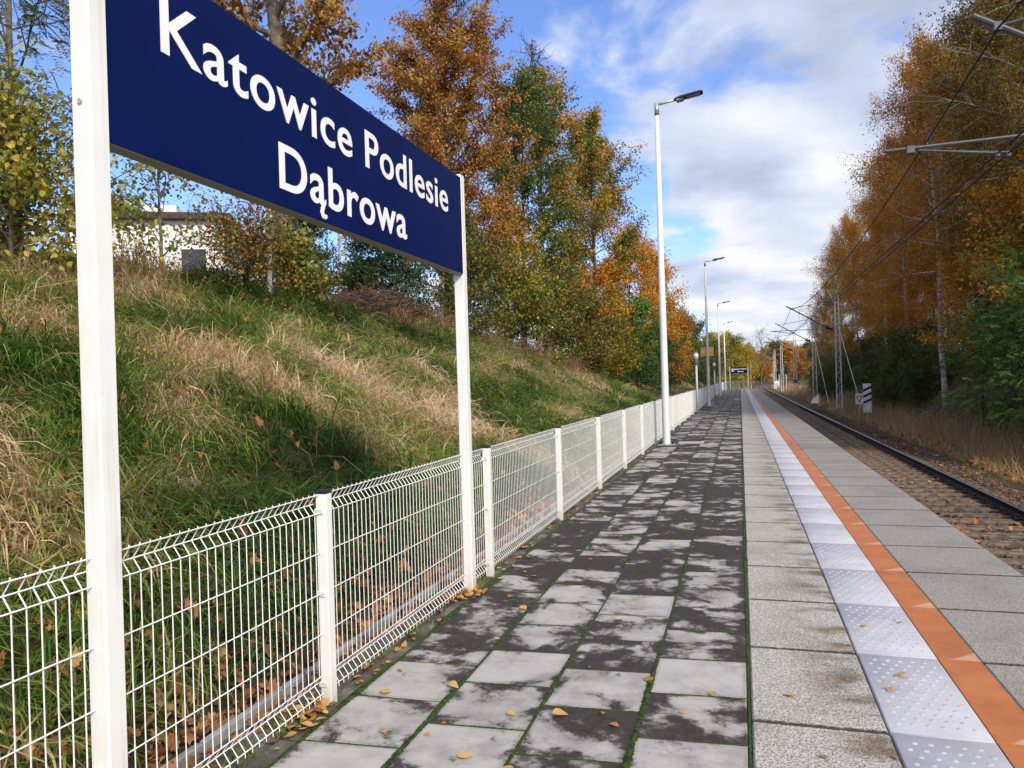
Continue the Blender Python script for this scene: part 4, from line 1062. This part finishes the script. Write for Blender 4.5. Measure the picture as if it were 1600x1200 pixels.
PR = ['dark pine among the birches right of the track', 'orange brown oak in the forest right of the track']
rf = np.random.RandomState(8)
front = [(8.9, 76, 3, .95), (9.4, 66, 0, .92), (9.8, 58.5, 1, .98), (10.8, 62, 0, .95), (9.9, 51, 0, 1.0), (10.6, 46, 1, 1.05), (9.4, 40.5, 1, 1.05), (11.0, 37, 2, 1.1),
         (10.6, 32.5, 2, 1.15), (11.6, 29.5, 3, 1.15), (11.0, 26.0, 2, 1.15), (12.2, 34.5, 0, 1.1), (12.5, 42, 3, 1.05), (12.8, 49, 1, 1.05), (12.6, 56, 3, 1.0), (12.2, 70, 0, 1.0), (11.6, 83, 1, .9), (10.0, 90, 2, .75), (9.6, 98, 0, .62), (11.5, 105, 3, .6)]
for (x_, y_, k, s_) in front:
    place_tree('birch_tree', birch[k], x_, y_, rf.rand() * 6.28, s_, BG[0 if k < 2 else 1], 'tree', 'rust crowned birches' if k < 2 else 'olive crowned birches')
for i in range(26):
    x_ = 14.0 + rf.rand() * 8; y_ = 18 + i * 3.6 + rf.rand() * 2
    k = rf.randint(4); place_tree('birch_tree', birch[k], x_, y_, rf.rand() * 6.28, .85 + .3 * rf.rand(), BG[0 if k < 2 else 1], 'tree', 'rust crowned birches' if k < 2 else 'olive crowned birches')
for (x_, y_, s_) in ((12.0, 45, .8), (13.5, 37, .9), (14.0, 57, .95), (15.5, 31, 1.0), (12.6, 63, .8), (11.4, 33.5, .55)):
    place_tree('pine_tree', piner, x_, y_, rf.rand() * 6, s_, PR[0], 'tree', 'dark pines among the birches')
for j, (x_, y_, s_) in enumerate(((10.6, 29.0, .85), (11.6, 33, .9), (10.2, 37, .7), (12.8, 27, 1.0), (11.5, 52, .8))):
    place_tree('oak_tree', oakr[j % 2], x_, y_, rf.rand() * 6, s_, PR[1], 'tree', 'orange oaks in the right forest')
# green robinia thicket
rob = [tree_meshes('rob%d' % k, 4.2, .05, .04, 2.0, bushp, 24, 6, 1900, .085, 240 + k, LP['robinia'], M['bark_dark'], .5, -.01, .34, frond=True, tint=(.45, .22)) for k in range(2)]
RL = ['bright green feathery bush standing nearest the track on the right', 'green feathery bush at the right edge of the photo', 'green feathery bush higher up the right slope', 'green feathery bush low behind the tall dry grass', 'lower green feathery bush at the far left end of the thicket']
for i, (x_, y_, s_) in enumerate(((8.7, 27.5, 1.0), (9.3, 23.6, 1.12), (10.2, 30.0, 1.05), (8.5, 24.0, .75), (8.8, 32.5, .8))):
    place_tree('robinia_bush', rob[i % 2], x_, y_, i * 1.3, s_, RL[i], 'shrub')
und = [tree_meshes('und%d' % k, 2.0, .03, .03, 1.6, bushp, 18, 6, 4200, .11, 250 + k, LP[mt], M['bark_dark'], .5, 0, .3, tint=ti, lw=.36) for k, (mt, ti) in enumerate((('dark_green', (.5, .25)), ('bush_olive', (.2, .2)), ('green', (.3, .2))))]
UL = ['dark green low shrub on the slope under the birches', 'brownish olive low shrub on the slope under the birches', 'grey green low shrub on the slope under the birches']
for i in range(84):
    y_ = 22 + i * .98 + rf.randn(); x_ = 8.4 + rf.rand() * 3.8 + (.4 if y_ < 40 else 0); k = rf.randint(3)
    place_tree('low_shrub', und[k], x_, y_, rf.rand() * 6, .6 + .6 * rf.rand(), UL[k], 'shrub', UL[k].split(' on the')[0] + 's under the birches')

# ------------------------------------------------------------------ house, pole and brush on the left plateau
hx, hy = -26.6, 30.2; hz = gz1(hx, hy)
r = empty('house', (hx, hy, hz), math.radians(28), 'white house with flat dark roof edge behind the bank shrubs', 'house')
MB().box((0, 0, 3.0), (6.4, 6.5, 6.4), 0, .02).build('wall', M['plaster'], r)
rf_ = MB().box((0, 0, 6.33), (7.1, 7.2, .30), 0, .02).build('roof', M['roof_dark'], r)
MB().box((-.2, .3, 7.0), (1.5, 1.2, 1.1), 0, .02).build('chimney', M['plaster'], rf_)
for xx in (-2.0, 1.9):
    wf = MB().box((xx, -3.26, 4.3), (1.2, .06, 1.3), 0, .01).build('window', M['sign_white'], r)
    MB().box((xx, -3.28, 4.3), (1.04, .06, 1.14)).build('pane', M['glass'], wf)
r = empty('concrete_pole', (-15.2, 27.0, gz1(-15.2, 27)), .5, 'grey concrete lattice power pole seen below the big blue sign', 'power pole')
for s_ in (-1, 1): MB().box((s_ * .13, 0, 3.9), (.10, .16, 8.2), 0, .01).build('leg', M['concrete_pole'], r)
mb = MB()
for k in range(12): mb.box((0, 0, .4 + k * .68), (.17, .13, .12))
mb.build('rung', M['concrete_pole'], r)
MB().box((0, 0, 7.9), (1.6, .12, .12)).build('crossarm', M['galv'], r)
rs = np.random.RandomState(33); mb = MB()
for i in range(900):
    u, v_ = rs.rand(), rs.rand(); x_ = -8.2 - 1.5 * v_; y_ = 15.8 + 4.6 * u; hgt = .8 * math.sin(PI * u) ** .6 * (1 - abs(v_ - .5)) * rs.rand()
    z_ = gz1(x_, y_) + hgt + .02; a = rs.rand() * 6.28; L_ = .3 + .7 * rs.rand(); el = rs.randn() * .3
    dx, dy, dz_ = math.cos(a) * L_ / 2, math.sin(a) * L_ / 2, math.sin(el) * L_ / 2
    mb.tube([(x_ - dx, y_ - dy, z_ - dz_), (x_ + rs.randn() * .05, y_ + rs.randn() * .05, z_ + rs.rand() * .06), (x_ + dx, y_ + dy, z_ + dz_)], [.012, .010, .005], 4, False)
o = mb.build('brush_pile', M['brush']); tag(o, 'heap of brown cut branches lying on the bank crest left of the far sign post', 'brush pile')

# ------------------------------------------------------------------ grass, dry grass and fallen leaves
def blades(n, xs, ys, seed, L, W, lean_, tint_f, zoff=0.0, tuss=10, down=(0.8, 0, 0), hfun=None, ypow=1.0, curl=1.0, tsp=.11):
    r = np.random.RandomState(seed); nt_ = n // tuss
    tx = xs[0] + (xs[1] - xs[0]) * r.rand(nt_); ty = ys[0] + (ys[1] - ys[0]) * r.rand(nt_) ** ypow
    ta = r.rand(nt_) * 2 * PI; tl = .45 + 1.1 * r.rand(nt_) ** 1.5; tr = r.randn(nt_) * .10
    k = np.repeat(np.arange(nt_), tuss); n = len(k)
    x = tx[k] + r.randn(n) * tsp * L / .4; y = ty[k] + r.randn(n) * tsp * L / .4
    keep = (x > xs[0]) & (x < xs[1]); k, x, y = k[keep], x[keep], y[keep]; n = len(k)
    z = gz(x, y) + zoff
    # lay direction follows a slow flow field so that neighbouring tufts lie together
    fl = fbm(x, y, .55, 13, 3) * 9 + r.randn(n) * .75
    ra = r.rand(n) * 2 * PI
    hd = np.stack([np.cos(fl), np.sin(fl), np.zeros(n)], -1) * .55 + np.stack([np.cos(ta[k]), np.sin(ta[k]), 0 * x], -1) * .75 + np.stack([np.cos(ra), np.sin(ra), 0 * x], -1) * .6 + np.array(down) * .5
    hd = unit(hd); el = np.clip(lean_ + r.randn(n) * .30, .12, 1.5)
    l = L * tl[k] * (.55 + .8 * r.rand(n)); w_ = W * (.45 + 1.3 * r.rand(n) ** 1.6)
    seg = 3; P = np.zeros((n, seg + 1, 3)); P[:, 0] = np.stack([x, y, z - .02], -1); e = el.copy()
    for i in range(seg):
        d_ = hd * np.cos(e)[:, None]; d_[:, 2] += np.sin(e); P[:, i + 1] = P[:, i] + d_ * (l / seg)[:, None]; e = e - curl * (.45 + .5 * r.rand(n))
        gm = gz(P[:, i + 1, 0], P[:, i + 1, 1]) + zoff + .015 + .03 * r.rand(n); P[:, i + 1, 2] = np.maximum(P[:, i + 1, 2], gm)
    S = unit(np.cross(hd, np.array([0, 0, 1.0])) + r.randn(n, 3) * .25)
    ws = np.array([1, .85, .55, .06])
    V = np.zeros((n, seg + 1, 2, 3)); V[:, :, 0] = P + S[:, None, :] * (w_[:, None] * ws)[:, :, None]; V[:, :, 1] = P - S[:, None, :] * (w_[:, None] * ws)[:, :, None]
    b = (np.arange(n) * 8)[:, None]
    F = np.concatenate([b + np.array([[2 * i, 2 * i + 1, 2 * i + 3, 2 * i + 2]]) for i in range(seg)], 0)
    tt = np.clip(tint_f(x, y) + tr[k] + r.randn(n) * .11, 0, 1)
    return V.reshape(-1, 3), F, np.tile(tt, seg)
def tfun(x, y):
    s = fbm(x, y * .8, .42, 21, 4); s2 = fbm(x, y, 1.05, 27, 3)
    xr = np.clip((-2.7 - x) / 6.5, 0, 1)
    return .215 + (s - .5) * 1.2 + (s2 - .5) * 1.7 + .16 * np.sin(PI * np.clip(xr * 1.2 - .1, 0, 1)) + .10 * xr - .42 * sstep(.50, .08, xr) * sstep(14, 6, y)
G = [blades(110000, (-9.6, -2.80), (-.5, 11), 1, .42, .0062, .95, tfun, ypow=1.1, tuss=16, tsp=.075), blades(100000, (-9.8, -2.78), (10.5, 26), 2, .44, .009, .95, tfun, tuss=16, tsp=.085),
     blades(70000, (-10, -2.65), (25, 60), 3, .42, .014, .9, tfun), blades(24000, (-9, -2.7), (60, 108), 4, .42, .03, .9, lambda x, y: tfun(x, y) + .12),
     blades(15000, (-14, -9.2), (2, 40), 5, .4, .012, .9, tfun)]
nb = 0; Vs = []; Fs = []; Ts = []
for V, F, T_ in G: Vs.append(V); Fs.append(F + nb); Ts.append(T_); nb += len(V)
tag(mobj('grass', np_mesh('grass', np.concatenate(Vs), np.concatenate(Fs), LP['grass'], {'tint': np.concatenate(Ts)})), kind='stuff')
# dry straw stalks lying over the bank and dry tall grass along the track
G = [blades(6000, (-9.6, -4.0), (1, 26), 11, .75, .0035, .5, lambda x, y: .55 + 0 * x, tuss=5, curl=.7, tsp=.25),
     blades(18000, (6.9, 8.4), (19, 62), 12, .80, .007, 1.38, lambda x, y: .25 + .5 * fbm(x, y, .4, 3), tuss=14, down=(0, 0, 0), curl=.22, tsp=.10, ypow=1.2),
     blades(20000, (6.05, 8.0), (13, 62), 14, .42, .007, 1.15, lambda x, y: .25 + .5 * fbm(x, y, .4, 5), tuss=8, down=(0, 0, 0), curl=.4, ypow=1.2),
     blades(9000, (6.6, 10), (62, 180), 15, .8, .03, 1.3, lambda x, y: .45 + 0 * x, tuss=8, down=(0, 0, 0), curl=.3),
     blades(30000, (8.0, 13.5), (20, 100), 17, .5, .013, .9, lambda x, y: .02 + .35 * fbm(x, y, .5, 6), tuss=12, down=(-.6, 0, 0)),
     blades(12000, (-8, 1), (106, 190), 16, .6, .04, 1.2, lambda x, y: .6 + 0 * x, tuss=8, down=(0, 0, 0), curl=.3)]
nb = 0; Vs = []; Fs = []; Ts = []
for V, F, T_ in G: Vs.append(V); Fs.append(F + nb); Ts.append(T_); nb += len(V)
tag(mobj('dry_grass', np_mesh('dry_grass', np.concatenate(Vs), np.concatenate(Fs), LP['straw'], {'tint': np.concatenate(Ts)})), kind='stuff')

rc = np.random.RandomState(19)
for i, (cx, cy, ch) in enumerate(((-8.1, 19.6, .8), (-7.2, 22.4, 1.0), (-6.9, 25.6, 1.15), (-6.4, 29.5, .9), (-8.5, 9.2, .7), (-7.9, 17.2, .6))):
    mb = MB()
    for q in range(120):
        a = rc.rand() * 6.28; sp_ = .15 + .75 * rc.rand(); h_ = ch * (.5 + .7 * rc.rand()); bx_, by_ = cx + rc.randn() * .22, cy + rc.randn() * .3
        z0 = gz1(bx_, by_) - .03; ex_, ey_ = math.cos(a) * sp_ * ch, math.sin(a) * sp_ * ch
        mb.tube([(bx_, by_, z0), (bx_ + ex_ * .35, by_ + ey_ * .35, z0 + h_ * .75), (bx_ + ex_, by_ + ey_, z0 + h_ * (.75 + .3 * rc.randn() * .6))], [.008, .006, .003], 3, False)
    o = mb.build('dead_stalks', M['stalk']); tag(o, ('brown clump of dead stalks left of the far sign post', 'brown clump of dead stalks right of the far sign post', 'tallest clump of dead stalks below the yellow maple', 'farthest clump of dead stalks on the bank', 'clump of dead stalks just right of the near sign post', 'small clump of dead stalks beside the brush pile')[i], 'dead stalks')
OAK_OUT = [(0, -.5), (.06, -.38), (.20, -.34), (.14, -.20), (.30, -.14), (.20, 0), (.36, .10), (.22, .20), (.26, .36), (.10, .36), (0, .5)]
OVATE = [(0, -.62), (.03, -.46), (.22, -.36), (.33, -.16), (.30, .06), (.16, .30), (0, .5)]
def fallen(n, xf, yf, zf, size, seed, tiltn=.35, shape=None):
    """lobed dead leaves lying on what is below, curled a little: strips of quads between the two lobed edges"""
    r = np.random.RandomState(seed); x = xf(r, n); y = yf(r, n); z = zf(x, y); s = size * (.6 + .8 * r.rand(n)); a = r.rand(n) * 2 * PI
    out = np.array(shape or OAK_OUT); k = len(out); L = np.stack([np.stack([-out[:, 0], out[:, 1]], -1), np.stack([0 * out[:, 0], out[:, 1]], -1), out], 1)   # k,3,2
    V = np.zeros((n, k, 3, 3)); lx = L[..., 0][None] * s[:, None, None]; ly = L[..., 1][None] * s[:, None, None]
    q_ = .45 if shape else 1.0
    cu = (r.rand(n) * 1.6 * q_)[:, None, None]; cu2 = (r.randn(n) * .6 * q_)[:, None, None]
    lz = cu * lx ** 2 / s[:, None, None] + cu2 * ly ** 2 / s[:, None, None] + .004
    t1 = (r.randn(n) * tiltn)[:, None, None]; t2 = (r.randn(n) * tiltn)[:, None, None]
    lz = lz + lx * t1 + ly * t2; ca = np.cos(a)[:, None, None]; sa = np.sin(a)[:, None, None]
    lz = lz - lz.min(axis=(1, 2), keepdims=True) + .002
    V[..., 0] = x[:, None, None] + lx * ca - ly * sa; V[..., 1] = y[:, None, None] + lx * sa + ly * ca; V[..., 2] = z[:, None, None] + lz
    fb = [(i * 3 + j, i * 3 + j + 1, i * 3 + j + 4, i * 3 + j + 3) for i in range(k - 1) for j in range(2)]
    F = (np.array(fb)[None] + (np.arange(n) * k * 3)[:, None, None]).reshape(-1, 4)
    return V.reshape(-1, 3), F, np.repeat(np.clip(.5 + r.randn(n) * .27, 0, 1), len(fb))
G = [fallen(3000, lambda r, n: -2.57 - np.abs(r.randn(n)) * .36, lambda r, n: .8 + 22 * r.rand(n) ** 1.5, lambda x, y: gz(x, y) + .05, .08, 1, .5),
     fallen(3200, lambda r, n: -2.7 - 6.8 * r.rand(n) ** 1.3, lambda r, n: .5 + 26 * r.rand(n) ** 1.2, lambda x, y: gz(x, y) + .12, .075, 2, .6),
     fallen(900, lambda r, n: -7.8 - 1.6 * r.rand(n), lambda r, n: 9 + 9 * r.rand(n), lambda x, y: gz(x, y) + .10, .085, 3, .6),
     fallen(1100, lambda r, n: -2.48 + .17 * r.rand(n), lambda r, n: 1 + 20 * r.rand(n) ** 1.4, lambda x, y: -.11 + 0 * x, .07, 4),
     fallen(1500, lambda r, n: TX - 1.6 + 4.4 * r.rand(n), lambda r, n: 12 + 40 * r.rand(n) ** 1.4, lambda x, y: bzf(x - TX) + .03, .09, 5),
     fallen(2500, lambda r, n: 5.9 + 6.0 * r.rand(n), lambda r, n: 14 + 30 * r.rand(n), lambda x, y: gz(x, y) + .12, .11, 6, .6)]
nb = 0; Vs = []; Fs = []; Ts = []
for V, F, T_ in G: Vs.append(V); Fs.append(F + nb); Ts.append(T_); nb += len(V)
tag(mobj('leaf_litter', np_mesh('leaf_litter', np.concatenate(Vs), np.concatenate(Fs), LP['dead_leaf'], {'tint': np.concatenate(Ts)})), kind='stuff')
G = [fallen(420, lambda r, n: -2.20 + .22 * r.rand(n), lambda r, n: 1.2 + 22 * r.rand(n) ** 1.5, lambda x, y: .012 + 0 * x, .044, 7, .14, OVATE),
     fallen(70, lambda r, n: -2.10 + r.randn(n) * .05, lambda r, n: 3.2 + r.randn(n) * .09, lambda x, y: .014 + 0 * x, .046, 8, .22, OVATE),
     fallen(70, lambda r, n: -2.05 + r.randn(n) * .06, lambda r, n: 5.35 + r.randn(n) * .12, lambda x, y: .014 + 0 * x, .05, 9, .25)]
nb = 0; Vs = []; Fs = []; Ts = []
for V, F, T_ in G: Vs.append(V); Fs.append(F + nb); Ts.append(T_); nb += len(V)
tag(mobj('kerb_leaf_litter', np_mesh('kerb_leaf_litter', np.concatenate(Vs), np.concatenate(Fs), LP['gold_leaf'], {'tint': np.concatenate(Ts)})), kind='stuff')
# single leaves on the slabs
lm_ = []
for k in range(6):
    V, F, T_ = fallen(1, lambda r, n: np.zeros(n), lambda r, n: np.zeros(n), lambda x, y: 0 * x, .050, 40 + k, .15, OVATE if k != 2 else None)
    lm_.append(np_mesh('fallen_leaf', V, F, LP['gold_leaf'], {'tint': np.full(len(T_), .25 + .13 * k)}))
rl = np.random.RandomState(91)
for i in range(88):
    y_ = 2.5 + 9.5 * rl.rand() ** 1.5; x_ = -1.95 + 1.9 * rl.rand() ** 1.6
    if i % 11 == 0: x_ = .05 + .8 * rl.rand()
    o = mobj('fallen_leaf', lm_[i % 6], None, (x_, y_, .007)); o.rotation_euler = (0, 0, rl.rand() * 6.28); s_ = .7 + .6 * rl.rand(); o.scale = (s_, s_, s_)
    tag(o, 'small golden fallen leaf lying on the platform slabs', 'leaf', 'golden leaves scattered on the platform slabs')
# grass tufts growing in the kerb joint
def tuft(n, cx, cy, seed):
    r = np.random.RandomState(seed); a = r.rand(n) * 6.28; P = np.stack([cx + r.randn(n) * .035, cy + r.randn(n) * .06, np.full(n, .0)], -1)
    D = unit(np.stack([np.cos(a) * .5, np.sin(a) * .5, .5 + .6 * r.rand(n)], -1)); L = .04 + .05 * r.rand(n)
    return leaf_arrays(P, D, rand_dirs(r, n), L, .003)[0]
Vs = []; 
for j, (cx, cy) in enumerate(((-2.1, 3.05), (-2.12, 2.75), (-2.05, 2.5), (-2.1, 4.05), (-2.08, 4.5), (-2.08, 5.5), (-2.03, 5.62), (-2.1, 6.2), (-2.08, 8.6), (-2.1, 7.4), (-2.06, 2.2))): Vs.append(tuft(55, cx, cy, 300 + j))
V = np.concatenate(Vs); F = np.arange(len(V)).reshape(-1, 4)
tag(mobj('weed_tufts', np_mesh('weed_tufts', V, F, LP['grass'], {'tint': np.random.RandomState(4).rand(len(F)) * .6})), kind='stuff')
